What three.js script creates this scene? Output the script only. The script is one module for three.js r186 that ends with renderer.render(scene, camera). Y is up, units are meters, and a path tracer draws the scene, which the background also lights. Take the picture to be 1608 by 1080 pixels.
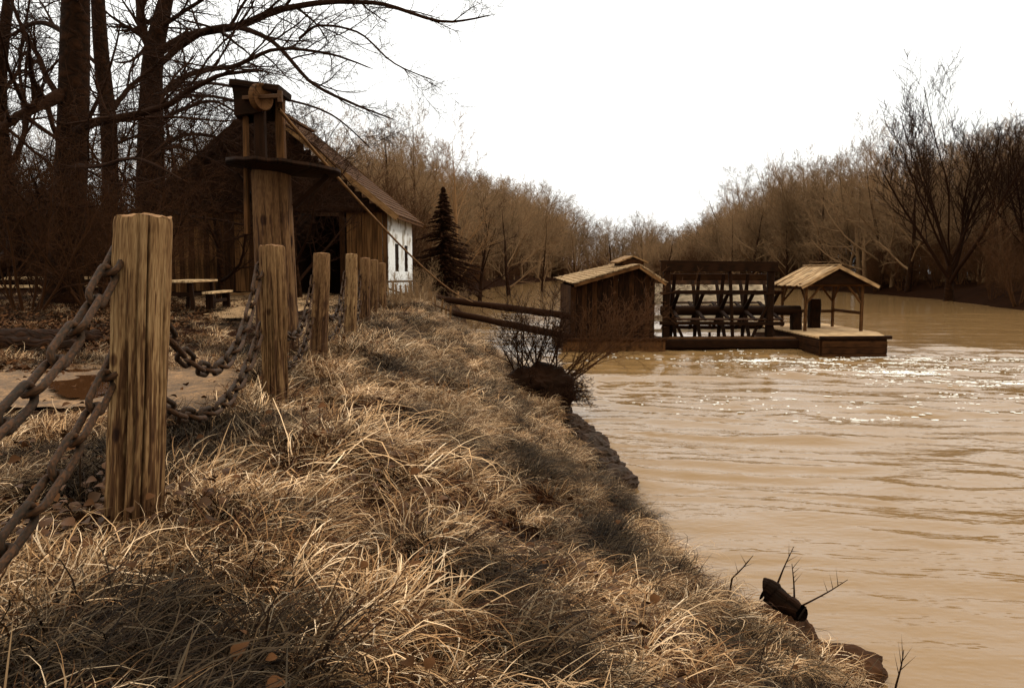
import * as THREE from 'three';
import { mergeGeometries } from 'three/addons/utils/BufferGeometryUtils.js';

// ---------------------------------------------------------------- camera, sky, sun, exposure
const scene = new THREE.Scene();
const FPX = 1238, HORIZON = 428, EYE = 3.0;                    // focal length and horizon row of the photograph (1608 x 1080)
const PITCH = Math.atan((540 - HORIZON) / FPX);
const camera = new THREE.PerspectiveCamera(2 * Math.atan(540 / FPX) * 180 / Math.PI, 1608 / 1080, 0.05, 2000);
camera.position.set(0, EYE, 0);
camera.rotation.x = -PITCH;
scene.add(camera);

const renderer = new THREE.WebGLRenderer({ antialias: true });
renderer.setSize(1024, 687);
renderer.toneMapping = THREE.LinearToneMapping;
renderer.toneMappingExposure = 1.0;
renderer.shadowMap.enabled = true;
renderer.shadowMap.type = THREE.PCFSoftShadowMap;

{ // an even white overcast, brighter overhead
  const w = 64, h = 64, data = new Float32Array(w * h * 4);
  for (let j = 0; j < h; j++) {
    const el = ((j + 0.5) / h - 0.5) * Math.PI;
    const s = Math.max(0, Math.sin(el)), L = 1.12 * (1 + 1.0 * s) ;
    for (let i = 0; i < w; i++) {
      const k = (j * w + i) * 4;
      data[k] = L; data[k + 1] = L * 1.0; data[k + 2] = L * 0.97; data[k + 3] = 1;
    }
  }
  const t = new THREE.DataTexture(data, w, h, THREE.RGBAFormat, THREE.FloatType);
  t.mapping = THREE.EquirectangularReflectionMapping; t.magFilter = THREE.LinearFilter; t.needsUpdate = true;
  scene.background = t; scene.environment = t;
}
const sun = new THREE.DirectionalLight(new THREE.Color(1, 0.95, 0.86), 1.3);
sun.position.set(60, 52, -38); sun.target.position.set(0, 0, -20);
sun.castShadow = true; sun.shadow.radius = 24; sun.shadow.mapSize.set(2048, 2048);
Object.assign(sun.shadow.camera, { left: -90, right: 90, top: 90, bottom: -90, near: 1, far: 260 });
scene.add(sun, sun.target);

// ---------------------------------------------------------------- helpers
const V = (x, y, z) => new THREE.Vector3(x, y, z);
function mulberry(a) { return () => { a |= 0; a = a + 0x6D2B79F5 | 0; let t = Math.imul(a ^ a >>> 15, 1 | a); t = t + Math.imul(t ^ t >>> 7, 61 | t) ^ t; return ((t ^ t >>> 14) >>> 0) / 4294967296; }; }
const R0 = mulberry(7);
const hash = (x, y, s = 0) => { let h = Math.imul(x | 0, 374761393) + Math.imul(y | 0, 668265263) + Math.imul(s | 0, 1442695041); h = Math.imul(h ^ h >>> 13, 1274126177); return ((h ^ h >>> 16) >>> 0) / 4294967296; };
const mod = (a, n) => ((a % n) + n) % n;
function vnoise(x, y, px = 0, py = 0, s = 0) {                   // value noise, optionally periodic
  const xi = Math.floor(x), yi = Math.floor(y), fx = x - xi, fy = y - yi;
  const u = fx * fx * (3 - 2 * fx), v = fy * fy * (3 - 2 * fy);
  const X = i => px ? mod(i, px) : i, Y = i => py ? mod(i, py) : i;
  const a = hash(X(xi), Y(yi), s), b = hash(X(xi + 1), Y(yi), s), c = hash(X(xi), Y(yi + 1), s), d = hash(X(xi + 1), Y(yi + 1), s);
  return (a + (b - a) * u) * (1 - v) + (c + (d - c) * u) * v;
}
const fbm = (x, y, o = 4, s = 0) => { let a = 0, w = .5, n = 0; for (let i = 0; i < o; i++) { a += w * vnoise(x, y, 0, 0, s + i); n += w; x *= 2.03; y *= 2.03; w *= .5; } return a / n; };
const clamp = (x, a = 0, b = 1) => Math.min(b, Math.max(a, x));
const smooth = (a, b, x) => { const t = clamp((x - a) / (b - a)); return t * t * (3 - 2 * t); };
const lerp = (a, b, t) => a + (b - a) * t;
// sepia-toned linear base colour of a given red value
const sep = (r, k = 1) => [r, r * (0.26 + 0.56 * Math.sqrt(r)) * k, r * (0.105 + 0.50 * r) * k];
const sepc = (r, k) => new THREE.Color().setRGB(...sep(r, k));
const cp = Math.cos(PITCH), sp = Math.sin(PITCH);
function ray(px, py) { const x = (px - 804) / FPX, y = -(py - 540) / FPX; return V(x, y * cp - sp, -(cp + y * sp)); }
const at = (px, py, depth) => { const r = ray(px, py); r.multiplyScalar(depth / -r.z); r.y += EYE; return r; };
const onY = (px, py, y) => { const r = ray(px, py); r.multiplyScalar((y - EYE) / r.y); r.y += EYE; return r; };
const rowOf = d => d;

const used = {};
const numbered = n => { const k = used[n] = (used[n] ?? -1) + 1; return k ? `${n}_${String(k).padStart(3, '0')}` : n; };
function tag(o, label, category, group, kind) { o.userData.label = label; if (category) o.userData.category = category; if (group) o.userData.group = group; if (kind) o.userData.kind = kind; return o; }
function shade(o) { o.castShadow = o.receiveShadow = true; return o; }
function thing(name, label, category, pos = [0, 0, 0], turn = 0, group) {
  const o = new THREE.Group(); o.name = numbered(name); o.position.set(...pos); o.rotation.y = turn; scene.add(o);
  return tag(o, label, category, group);
}
function part(name, geo, mat, parent) { const m = shade(new THREE.Mesh(geo, mat)); m.name = name; parent.add(m); return m; }
function top(name, geo, mat, label, category, group, kind) { const m = shade(new THREE.Mesh(geo, mat)); m.name = numbered(name); scene.add(m); return tag(m, label, category, group, kind); }

class Geo {
  constructor(colors = false) { this.p = []; this.n = []; this.u = []; this.i = []; this.c = colors ? [] : null; this.color = [1, 1, 1]; }
  get count() { return this.p.length / 3; }
  vert(x, y, z, nx, ny, nz, u, v) { this.p.push(x, y, z); this.n.push(nx, ny, nz); this.u.push(u, v); if (this.c) this.c.push(...this.color); }
  tube(pts, radii, sides = 5, tip = false) {
    const n = pts.length; let base = this.count, v = 0;
    let t = V(0, 0, 0), N = V(0, 0, 0), B = V(0, 0, 0), prev = null;
    for (let k = 0; k < n; k++) {
      t.copy(pts[Math.min(k + 1, n - 1)]).sub(pts[Math.max(k - 1, 0)]).normalize();
      if (!prev) { N.set(Math.abs(t.y) > .8 ? 1 : 0, Math.abs(t.y) > .8 ? 0 : 1, 0); }
      N.addScaledVector(t, -N.dot(t)).normalize(); B.crossVectors(t, N); prev = true;
      if (k) v += pts[k].distanceTo(pts[k - 1]);
      const r = radii[k];
      if (tip && k === n - 1) { this.vert(pts[k].x, pts[k].y, pts[k].z, t.x, t.y, t.z, .5, v); break; }
      for (let s = 0; s <= sides; s++) {
        const a = s / sides * Math.PI * 2, c = Math.cos(a), d = Math.sin(a);
        const nx = N.x * c + B.x * d, ny = N.y * c + B.y * d, nz = N.z * c + B.z * d;
        this.vert(pts[k].x + nx * r, pts[k].y + ny * r, pts[k].z + nz * r, nx, ny, nz, s / sides, v);
      }
    }
    const w = sides + 1;
    for (let k = 0; k < n - 1; k++) for (let s = 0; s < sides; s++) {
      const a = base + k * w + s;
      if (tip && k === n - 2) { this.i.push(a, a + 1, base + (n - 1) * w); continue; }
      this.i.push(a, a + 1, a + w, a + 1, a + w + 1, a + w);
    }
  }
  cone(a, b, r) {                                                // a 3-sided twig of three triangles
    const t = b.clone().sub(a).normalize(), N = Math.abs(t.y) > .8 ? V(1, 0, 0) : V(0, 1, 0);
    N.addScaledVector(t, -N.dot(t)).normalize(); const B = V(0, 0, 0).crossVectors(t, N), base = this.count;
    for (let s = 0; s < 3; s++) { const q = s * 2.0944, c = Math.cos(q), d = Math.sin(q); const x = N.x * c + B.x * d, y = N.y * c + B.y * d, z = N.z * c + B.z * d; this.vert(a.x + x * r, a.y + y * r, a.z + z * r, x, y, z, s / 3, 0); }
    this.vert(b.x, b.y, b.z, t.x, t.y, t.z, .5, 1);
    this.i.push(base, base + 1, base + 3, base + 1, base + 2, base + 3, base + 2, base, base + 3);
  }
  disc(c, r, up = 1, sides = 12) {
    const b = this.count; this.vert(c.x, c.y, c.z, 0, up, 0, .5, .5);
    for (let s = 0; s <= sides; s++) { const a = s / sides * Math.PI * 2; this.vert(c.x + Math.cos(a) * r, c.y, c.z + Math.sin(a) * r, 0, up, 0, .5 + Math.cos(a) / 2, .5 + Math.sin(a) / 2); }
    for (let s = 0; s < sides; s++) this.i.push(b, b + 1 + s + (up > 0 ? 1 : 0), b + 1 + s + (up > 0 ? 0 : 1));
  }
  build() {
    const g = new THREE.BufferGeometry();
    g.setAttribute('position', new THREE.Float32BufferAttribute(this.p, 3));
    g.setAttribute('normal', new THREE.Float32BufferAttribute(this.n, 3));
    g.setAttribute('uv', new THREE.Float32BufferAttribute(this.u, 2));
    if (this.c) g.setAttribute('color', new THREE.Float32BufferAttribute(this.c, 3));
    g.setIndex(this.i); return g;
  }
}
// a hewn timber between two points (slightly uneven box, uv in metres)
function timber(a, b, w, h, seed = 0, up = V(0, 1, 0), taper = 1) {
  const L = a.distanceTo(b), t = b.clone().sub(a).normalize();
  const side = V(0, 0, 0).crossVectors(up, t); if (side.lengthSq() < 1e-4) side.set(1, 0, 0); side.normalize();
  const u2 = V(0, 0, 0).crossVectors(t, side), n = 6, g = new Geo(), r = mulberry(seed * 977 + 13);
  const c = Math.min(w, h) * .12, prof = [[-w / 2 + c, -h / 2], [w / 2 - c, -h / 2], [w / 2, -h / 2 + c], [w / 2, h / 2 - c], [w / 2 - c, h / 2], [-w / 2 + c, h / 2], [-w / 2, h / 2 - c], [-w / 2, -h / 2 + c]];
  const pos = (k, j) => { const f = lerp(1, taper, k / (n - 1)); const [x, y] = prof[j % 8]; const p = a.clone().addScaledVector(t, L * k / (n - 1)); return p.addScaledVector(side, x * f + off[k][0]).addScaledVector(u2, y * f + off[k][1]); };
  const off = []; for (let k = 0; k < n; k++) off.push([(r() - .5) * w * .06, (r() - .5) * h * .06]);
  for (let j = 0; j < 8; j++) {
    const [x0, y0] = prof[j], [x1, y1] = prof[(j + 1) % 8]; const nn = side.clone().multiplyScalar(y1 - y0).addScaledVector(u2, -(x1 - x0)).normalize(); const b0 = g.count;
    for (let k = 0; k < n; k++) for (let e = 0; e < 2; e++) { const q = pos(k, j + e); g.vert(q.x, q.y, q.z, nn.x, nn.y, nn.z, j * .11 + e * .1 + seed * .37, L * k / (n - 1) + seed * .71); }
    for (let k = 0; k < n - 1; k++) { const q = b0 + k * 2; g.i.push(q, q + 1, q + 2, q + 1, q + 3, q + 2); }
  }
  for (const [k, s] of [[0, -1], [n - 1, 1]]) {
    const b0 = g.count; for (let j = 0; j < 8; j++) { const q = pos(k, j); g.vert(q.x, q.y, q.z, t.x * s, t.y * s, t.z * s, prof[j][0], prof[j][1]); }
    for (let j = 1; j < 7; j++) s > 0 ? g.i.push(b0, b0 + j, b0 + j + 1) : g.i.push(b0, b0 + j + 1, b0 + j);
  }
  return g.build();
}
const poly = pts => { const s = []; for (const p of pts) s.push(V(...p)); return s; };

// ---------------------------------------------------------------- textures and materials
function dataTex(w, h, f, srgb = false, rep = [1, 1]) {
  const d = new Uint8Array(w * h * 4);
  for (let j = 0; j < h; j++) for (let i = 0; i < w; i++) { const v = f(i / w, j / h), k = (j * w + i) * 4; if (typeof v === 'number') d[k] = d[k + 1] = d[k + 2] = clamp(v) * 255; else { d[k] = clamp(v[0]) * 255; d[k + 1] = clamp(v[1]) * 255; d[k + 2] = clamp(v[2]) * 255; } d[k + 3] = 255; }
  const t = new THREE.DataTexture(d, w, h); t.wrapS = t.wrapT = THREE.RepeatWrapping; t.magFilter = THREE.LinearFilter; t.minFilter = THREE.LinearMipmapLinearFilter; t.generateMipmaps = true;
  if (srgb) t.colorSpace = THREE.SRGBColorSpace; t.repeat.set(...rep); t.needsUpdate = true; return t;
}
const woodTone = (u, v) => { const a = vnoise(u * 64, v * 6, 64, 6, 3), b = vnoise(u * 160, v * 10, 160, 10, 4), c = vnoise(u * 10, v * 5, 10, 5, 5), d = vnoise(u * 32, v * 3, 32, 3, 9); return clamp(.25 + .42 * a * .8 + .25 * b + .45 * (c - .4) - (d > .72 ? (d - .72) * 1.6 : 0)); };
const woodMap = dataTex(256, 512, (u, v) => { const t = .45 + .75 * woodTone(u, v); return [t, t * .97, t * .93]; }, true);
const woodBump = dataTex(256, 512, (u, v) => woodTone(u, v));
const barkTone = (u, v) => { const x = u * 14 + 1.2 * vnoise(u * 6, v * 6, 6, 6, 21); const a = Math.abs(vnoise(x, v * 5, 14, 5, 22) - .5) * 2, b = vnoise(u * 40, v * 20, 40, 20, 23); return clamp(.15 + .75 * a + .3 * (b - .5)); };
const barkMap = dataTex(256, 256, (u, v) => { const t = .5 + .6 * barkTone(u, v); return [t, t * .98, t * .95]; }, true);
const barkBump = dataTex(256, 256, (u, v) => barkTone(u, v));
const SPEC = new THREE.Color(1, .78, .52);
const std = (r, rough = .9, o = {}) => new THREE.MeshPhysicalMaterial({ color: sepc(r), roughness: rough, specularIntensity: rough > .8 ? .22 : .6, specularColor: SPEC, ...o });
const wood = (r, o = {}) => std(r, .88, { color: sepc(r, 1.03), map: woodMap, bumpMap: woodBump, bumpScale: .006, ...o });
const M = {
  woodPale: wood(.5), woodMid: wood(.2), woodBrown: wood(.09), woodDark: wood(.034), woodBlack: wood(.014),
  wall: std(.86, .95), iron: std(.045, .6, { metalness: .35 }), ironRust: std(.085, .75, { metalness: .2 }),
  stone: std(.04, .9, { vertexColors: true }), stoneDark: std(.016, .8, { vertexColors: true }), stumpDark: std(.014, .95, { vertexColors: true }), bark: std(.022, .95, { map: barkMap, bumpMap: barkBump, bumpScale: .03 }),
  barkMid: std(.10, .95), twigDark: std(.016, .95), twig: std(.17, .95, { color: new THREE.Color(.17, .098, .046) }), twigPale: std(.2, .95),  // twigDark: the black of backlit twigs is put into the base colour
};
M.wall.color.setRGB(.88, .86, .80);

// ---------------------------------------------------------------- terrain
const fenceX = d => -0.93 - .145 * d + .0016 * d * d;
const bankPx = [[1470, 1120], [1405, 1080], [1275, 1015], [1180, 950], [1105, 875], [1030, 800], [968, 745], [925, 695], [885, 642], [835, 590], [775, 555], [745, 520]];
const bank = [[-30, 5.2], [-6, 4.3], [0, 3.4]];
for (const [a, b] of bankPx) { const q = onY(a, b, 0.0); bank.push([-q.z, q.x - .32]); }
bank.push([52, -3.0], [75, -5.2], [110, -5.5], [160, -4], [220, 3], [280, 14], [330, 24], [420, 60]);
bank.sort((a, b) => a[0] - b[0]);
const rightBank = [[-30, 34], [30, 35], [63, 41], [88, 48], [110, 51], [155, 53], [206, 50], [280, 46], [330, 50], [420, 75]];
const interp = (T, d) => { if (d <= T[0][0]) return T[0][1]; for (let i = 1; i < T.length; i++) if (d <= T[i][0]) { const t = (d - T[i - 1][0]) / (T[i][0] - T[i - 1][0]); return lerp(T[i - 1][1], T[i][1], t); } return T[T.length - 1][1]; };
const waterX = d => interp(bank, d);
const rightX = d => interp(rightBank, d);
function groundY(x, z) {
  const d = -z, xf = d < 45 ? fenceX(Math.max(d, -3)) : waterX(d) - 4, xw = waterX(d), xr = rightX(d);
  let y;
  if (x < xf) y = 2.03 + .1 * (fbm(x * .35 + 5, z * .35, 3, 40) - .5) * smooth(0, 3, xf - x) + .12 * smooth(0, 40, xf - x);
  else if (x < xw) { const t = (x - xf) / (xw - xf); const p = t < .22 ? 1 - .28 * t * t / .22 * 1 : .9384 - (t - .22) * 1.203; y = 2.03 * Math.max(0, p); }
  else if (x < (xw + xr) / 2) y = -Math.min(1.2, (x - xw) * .8);
  else if (x < xr) y = -Math.min(1.2, (xr - x) * .5);
  else y = Math.min(1.7, (x - xr) * .45) + .3 * fbm(x * .2, z * .2, 3, 41);
  const near = smooth(60, 20, d), onBank = smooth(xf - .6, xf + .5, x) * smooth(xw + .2, xw - .3, x);
  const lump = (fbm(x * 1.7, z * 1.7, 3, 42) - .5) * .42 + (fbm(x * 5, z * 5, 2, 43) - .5) * .17;
  y += near * lump * (.18 + .82 * onBank * smooth(-.1, .5, (x - xf)));
  return y;
}
const grade = (a, b, s0, k) => { const r = [a]; let s = s0; while (r[r.length - 1] < b) { r.push(r[r.length - 1] + s); s *= k; } return r; };
function sheet(xs, zs, yf, uvs = .5) {
  const nx = xs.length, nz = zs.length, p = new Float32Array(nx * nz * 3), u = new Float32Array(nx * nz * 2), idx = [];
  for (let j = 0; j < nz; j++) for (let i = 0; i < nx; i++) { const k = j * nx + i; p[k * 3] = xs[i]; p[k * 3 + 1] = yf(xs[i], zs[j]); p[k * 3 + 2] = zs[j]; u[k * 2] = xs[i] * uvs; u[k * 2 + 1] = zs[j] * uvs; }
  for (let j = 0; j < nz - 1; j++) for (let i = 0; i < nx - 1; i++) { const a = j * nx + i; idx.push(a, a + 1, a + nx, a + 1, a + nx + 1, a + nx); }
  const g = new THREE.BufferGeometry(); g.setAttribute('position', new THREE.BufferAttribute(p, 3)); g.setAttribute('uv', new THREE.BufferAttribute(u, 2));
  g.setIndex(idx); g.computeVertexNormals(); return g;
}
const earthMap = dataTex(512, 512, (u, v) => { const a = vnoise(u * 12, v * 12, 12, 12, 50), b = vnoise(u * 60, v * 60, 60, 60, 51), c = vnoise(u * 170, v * 170, 170, 170, 52); const t = .35 + .3 * a + .25 * b + .35 * (c - .3); return [t, t * .96, t * .9]; }, true);
{
  const pos = grade(0, 8, .1, 1.0).concat(grade(8.2, 700, .2, 1.09)).map(x => x - 1);
  const neg = grade(1.12, 700, .12, 1.06).map(x => -x).reverse();
  const zn = [6, 4, 2, 1, .6].map(x => x), zf = grade(-.3, 14, .11, 1).concat(grade(14.2, 900, .2, 1.045)).map(d => -d);
  const g = sheet(neg.concat(pos), zn.concat(zf), groundY, .6);
  const soil = std(.028, 1, { map: earthMap, bumpMap: earthMap, bumpScale: .02, specularIntensity: .04 });
  top('ground', g, soil, 'brown earth of the river bank and the meadow behind the posts', null, null, 'structure');
}
// river
const swell = (x, z) => { const d = -z; const k = smooth(4, 16, d) * (1 - .8 * smooth(29.5, 34, d)); const q = z - .2 * x;
  const wx = x + .9 * (vnoise(x * .35, z * .5, 0, 0, 65) - .5), wq = q + .7 * (vnoise(x * .4 + 3, z * .6, 0, 0, 66) - .5), rid = 1 - Math.abs(2 * vnoise(wx * .3, wq * 1.9, 0, 0, 67) - 1);
  return (.025 + .13 * k) * (fbm(wx * .24, wq * .9, 2, 60) - .5) + (.022 + .085 * k) * (fbm(wx * .6 + 9, wq * 2.9, 2, 61) - .5) + (.008 + .06 * k) * rid * rid * rid + .014 * (fbm(x * 1.6, wq * 8, 2, 63) - .5); };
const foamBoxes = [[13.2, -27.6, 1.5, .5, 1.0], [11.5, -24.5, 4.5, 1.4, .55], [15.5, -26.6, 4, .7, .75], [17, -22, 5, 1.5, .45], [8, -27.6, 4, 1.0, .35], [7.5, -33, 4.5, 3.0, .8], [21, -27, 7, 1.4, .4], [9, -18, 6, 1.2, .3], [12, -23.2, 3.5, .5, .8], [14.5, -21.4, 3, .4, .75], [19, -24.5, 5, .5, .7], [24, -26, 6, .6, .7], [10, -26.2, 3, .4, .6], [16, -18.5, 4, .4, .55], [12, -16, 4, .35, .45]];
{
  const X0 = -4, X1 = 48, Z0 = -2, Z1 = -58;
  const xs = [], zs = []; for (let x = X0; x < X1; x += x < 16 ? .11 : .2) xs.push(x); xs.push(X1);
  { let z = Z0, s = .055; while (z > Z1) { zs.push(z); z -= s; s *= 1.0062; } zs.push(Z1); }
  const g = sheet(xs, zs, swell, 1); const u = g.attributes.uv, p = g.attributes.position;
  for (let i = 0; i < p.count; i++) u.setXY(i, (p.getX(i) - X0) / (X1 - X0), (p.getZ(i) - Z0) / (Z1 - Z0));
  const bump = dataTex(1024, 1024, (u, v) => .45 * vnoise(u * 14 + 1.5 * vnoise(u * 5, v * 5, 5, 5, 80), v * 40, 14, 40, 81) + .33 * vnoise(u * 34, v * 96, 34, 96, 82) + .22 * vnoise(u * 90, v * 220, 90, 220, 83), false, [52 / 7, 56 / 7]);
  const m = new THREE.MeshPhysicalMaterial({ color: new THREE.Color(.205, .114, .042), bumpMap: bump, bumpScale: .012, roughness: .1, ior: 1.33, specularColor: new THREE.Color(1, .82, .56) });
  top('river_water', g, m, 'muddy brown river with choppy streaks and foam by the mill', null, null, 'structure');
  const m2 = new THREE.MeshPhysicalMaterial({ color: new THREE.Color(.205, .114, .042), roughness: .1, ior: 1.33, specularColor: new THREE.Color(1, .82, .56), bumpMap: bump.clone(), bumpScale: .005 });
  m2.bumpMap.repeat.set(.15, .15); m2.bumpMap.needsUpdate = true;
  const xs2 = [], zs2 = []; for (let x = -8; x <= 130; x += 2) xs2.push(x); for (let z = -57.9; z > -420; z -= 3) zs2.push(z);
  top('far_river_water', sheet(xs2, zs2, (x, z) => -.01, 1), m2, 'calm far reach of the brown river below the wooded bend', null, null, 'structure');
  const xs3 = []; for (let x = 47.9; x <= 70; x += 2) xs3.push(x); const zs3 = []; for (let z = 4; z > -59; z -= 3) zs3.push(z);
  top('side_river_water', sheet(xs3, zs3, () => -.012, 1), m2, 'brown river water along the opposite bank', null, null, 'structure');
}
{ // foam: real flecks and lines of froth riding on the water
  const rnd = mulberry(660), g = new THREE.IcosahedronGeometry(1, 1), n = 4500, m = new THREE.InstancedMesh(g, new THREE.MeshPhysicalMaterial({ color: new THREE.Color(.86, .82, .72), roughness: .9 }), n), e = new THREE.Object3D(); let k = 0, guard = 0;
  while (k < n && guard++ < 400000) {
    const [cx, cz, rx, rz, s] = foamBoxes[Math.floor(rnd() * foamBoxes.length)], ga = () => (rnd() + rnd() + rnd() - 1.5) * 1.3, x = cx + rx * ga(), z = cz + rz * ga(), q = z - .2 * x;
    if (x < waterX(-z) + .3 || rnd() > s * 1.2) continue;
    const st = vnoise(x * .5, q * 7, 0, 0, 71) * .55 + vnoise(x * 1.6, q * 17, 0, 0, 72) * .45; if (st < .63) continue;
    const L = (.02 + .1 * rnd() * rnd()) * (s > .9 ? 1.3 : 1);
    e.position.set(x, swell(x, z) + .001, z); e.rotation.set(0, -.2 + (rnd() - .5) * .5, 0); e.scale.set(L, .006 + .006 * rnd(), .012 + .02 * rnd()); e.updateMatrix(); m.setMatrixAt(k++, e.matrix);
  }
  m.count = k; m.name = 'river_foam'; shade(m); scene.add(m); tag(m, 'white froth streaks on the river around the mill boats', null, null, 'stuff'); console.log('foam', k);
}
// dirt track left of the posts, its puddle, and the sandy yard by the barn
function draped(outline, lift, step, mat, name, label) {
  const sh = new THREE.Shape(outline.map(([x, z]) => new THREE.Vector2(x, -z)));
  const box = new THREE.Box2().setFromPoints(sh.getPoints()); const pts = sh.getPoints();
  const inside = (x, y) => { let c = false; for (let i = 0, j = pts.length - 1; i < pts.length; j = i++) if ((pts[i].y > y) !== (pts[j].y > y) && x < (pts[j].x - pts[i].x) * (y - pts[i].y) / (pts[j].y - pts[i].y) + pts[i].x) c = !c; return c; };
  const g = new Geo(); const nx = Math.ceil((box.max.x - box.min.x) / step), ny = Math.ceil((box.max.y - box.min.y) / step), id = {};
  const vid = (i, j) => { const k = i + ',' + j; if (!(k in id)) { const x = box.min.x + i * step + (hash(i, j, 5) - .5) * step * .5, z = -(box.min.y + j * step + (hash(i, j, 6) - .5) * step * .5); id[k] = g.count; g.vert(x, (typeof lift === 'function' ? lift(x, z) : groundY(x, z) + lift), z, 0, 1, 0, x * .6, z * .6); } return id[k]; };
  for (let j = 0; j < ny; j++) for (let i = 0; i < nx; i++) if (inside(box.min.x + (i + .5) * step, box.min.y + (j + .5) * step)) { const a = vid(i, j), b = vid(i + 1, j), c = vid(i, j + 1), e = vid(i + 1, j + 1); g.i.push(a, b, c, b, e, c); }
  const ge = g.build(); ge.computeVertexNormals(); return top(name, ge, mat, label, null, null, 'structure');
}
const track = std(.3, .7, { map: earthMap, bumpMap: earthMap, bumpScale: .008 });
const tr = [[-80, 668], [0, 655], [120, 652], [230, 668], [320, 668], [350, 640], [405, 600], [420, 574], [300, 570], [120, 572], [-80, 576]].map(([a, b]) => { const q = onY(a, b, 1.99); return [q.x, q.z]; });
draped(tr, .03, .12, track, 'dirt_track', 'bare trodden track passing behind the chained posts');
draped([[70, 596], [95, 584], [150, 583], [178, 592], [172, 618], [150, 634], [100, 632], [80, 615]].map(([a, b]) => { const q = onY(a, b, 2.02); return [q.x, q.z]; }), (x, z) => 2.055 , .06, std(.05, .06), 'puddle', 'dark puddle lying on the bare track');
draped([[330, 500], [345, 462], [420, 458], [520, 462], [530, 478], [420, 500]].map(([a, b]) => { const q = onY(a, b, 2.03); return [q.x, q.z]; }), .03, .4, std(.5, .95, { map: earthMap }), 'sandy_yard', 'pale sandy yard in front of the barn');
console.log('setting done');

// ---------------------------------------------------------------- chained posts
function weatheredPost(seed, h, rw, lean, nCracks, tone, res = [90, 110], square = .55) {
  const [na, ny] = res, g = new Geo(true), r = mulberry(seed), cracks = [];
  for (let k = 0; k < nCracks; k++) cracks.push({ a: (k + r() * .8) / nCracks * Math.PI * 2, w: .02 + r() * .045, d: .008 + r() * .026, y0: r() * .7 - .25, y1: .55 + r() * .6, s: r() * 99 });
  const so = r() * 50, knots = [[r() * 6.28, .3 + .4 * r()], [r() * 6.28, .5 + .4 * r()], [1.3 + r(), .2 + .6 * r()]];
  const rad = (a, t) => {
    const ca = Math.abs(Math.cos(a)), sa = Math.abs(Math.sin(a)), n = 2 + square * 2.2;
    let q = rw / Math.pow(Math.pow(ca, n) + Math.pow(sa, n), 1 / n) * (1 - .05 * t + .06 * (1 - t) * (1 - t));
    q += (fbm(Math.cos(a) * 1.3 + so, Math.sin(a) * 1.3 + t * 1.6, 3, seed) - .5) * rw * .16;
    q += (vnoise(a * 16, t * 7 + so, 0, 0, seed + 1) - .5) * .006 + (vnoise(a * 42, t * 12, 0, 0, seed + 2) - .5) * .004;
    let cr = 0;
    for (const c of cracks) { const m = smooth(c.y0, c.y0 + .15, t) * (1 - smooth(c.y1 - .2, c.y1, t)); if (m <= 0) continue; let da = mod(a - c.a - .10 * (fbm(t * 3 + c.s, .5, 2, seed + 3) - .5) + Math.PI, Math.PI * 2) - Math.PI; cr = Math.max(cr, m * c.d * Math.exp(-(da * da) / (c.w * c.w))); }
    return [q - cr, cr];
  };
  for (let j = 0; j <= ny; j++) for (let i = 0; i <= na; i++) {
    const t = j / ny, a = i / na * Math.PI * 2; const aa = i === na ? 0 : a; let [q, cr] = rad(aa, t);
    const rim = Math.max(0, (t - .975) / .025); q *= 1 - .06 * rim * rim;
    const grain = vnoise(aa * 13, t * 9, 0, 0, seed + 4) * .25 + vnoise(aa * 34, t * 30, 0, 0, seed + 5) * .4 + vnoise(aa * 60, t * 80, 0, 0, seed + 12) * .35, patch = fbm(aa * 2.2, t * 3 + so, 3, seed + 6);
    // damp rot stains: hard-edged streaks, commoner towards the foot as on the photographed post
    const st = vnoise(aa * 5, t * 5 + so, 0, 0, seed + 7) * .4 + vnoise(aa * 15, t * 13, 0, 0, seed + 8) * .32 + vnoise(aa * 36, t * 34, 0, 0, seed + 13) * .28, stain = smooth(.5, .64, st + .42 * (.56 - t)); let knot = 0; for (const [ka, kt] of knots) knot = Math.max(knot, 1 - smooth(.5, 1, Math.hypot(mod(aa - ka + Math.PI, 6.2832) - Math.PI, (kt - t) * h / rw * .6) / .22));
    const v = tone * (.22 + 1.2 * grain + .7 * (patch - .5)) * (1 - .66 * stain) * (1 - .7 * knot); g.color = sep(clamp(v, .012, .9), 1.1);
    const tw = .03 * Math.sin(t * 5 + so), x = Math.cos(aa) * q + lean[0] * t + tw * .12, z = Math.sin(aa) * q + lean[1] * t;
    const topU = t === 1 ? (vnoise(aa * 3, 1, 0, 0, seed + 9) - .5) * .014 : 0;
    g.vert(x, h * t + topU, z, Math.cos(aa), 0, Math.sin(aa), i / na, t * h);
  }
  const w = na + 1; for (let j = 0; j < ny; j++) for (let i = 0; i < na; i++) { const a = j * w + i; g.i.push(a, a + w, a + 1, a + 1, a + w, a + w + 1); }
  const cb = g.count, rings = 4; // end grain
  for (let k = rings; k >= 0; k--) for (let i = 0; i <= na; i++) { const f = k / rings, a = (i % na) / na * Math.PI * 2, [q, cr] = rad(a, 1); const v = tone * (.75 + .45 * vnoise(f * 9, a * 4, 0, 0, seed + 10)); g.color = sep(clamp(v)); g.vert(Math.cos(a) * q * .94 * f + lean[0], h + .012 * (1 - f) + (f > .9 ? (vnoise(a * 3, 1, 0, 0, seed + 9) - .5) * .014 : -cr * .5 + (vnoise(a * 5, f * 6, 0, 0, seed + 11) - .5) * .008), Math.sin(a) * q * .94 * f + lean[1], 0, 1, 0, 0, 0); }
  for (let k = 0; k < rings; k++) for (let i = 0; i < na; i++) { const a = cb + k * w + i; g.i.push(a, a + w, a + 1, a + 1, a + w, a + w + 1); }
  const ge = g.build(); ge.computeVertexNormals(); return ge;
}
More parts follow.
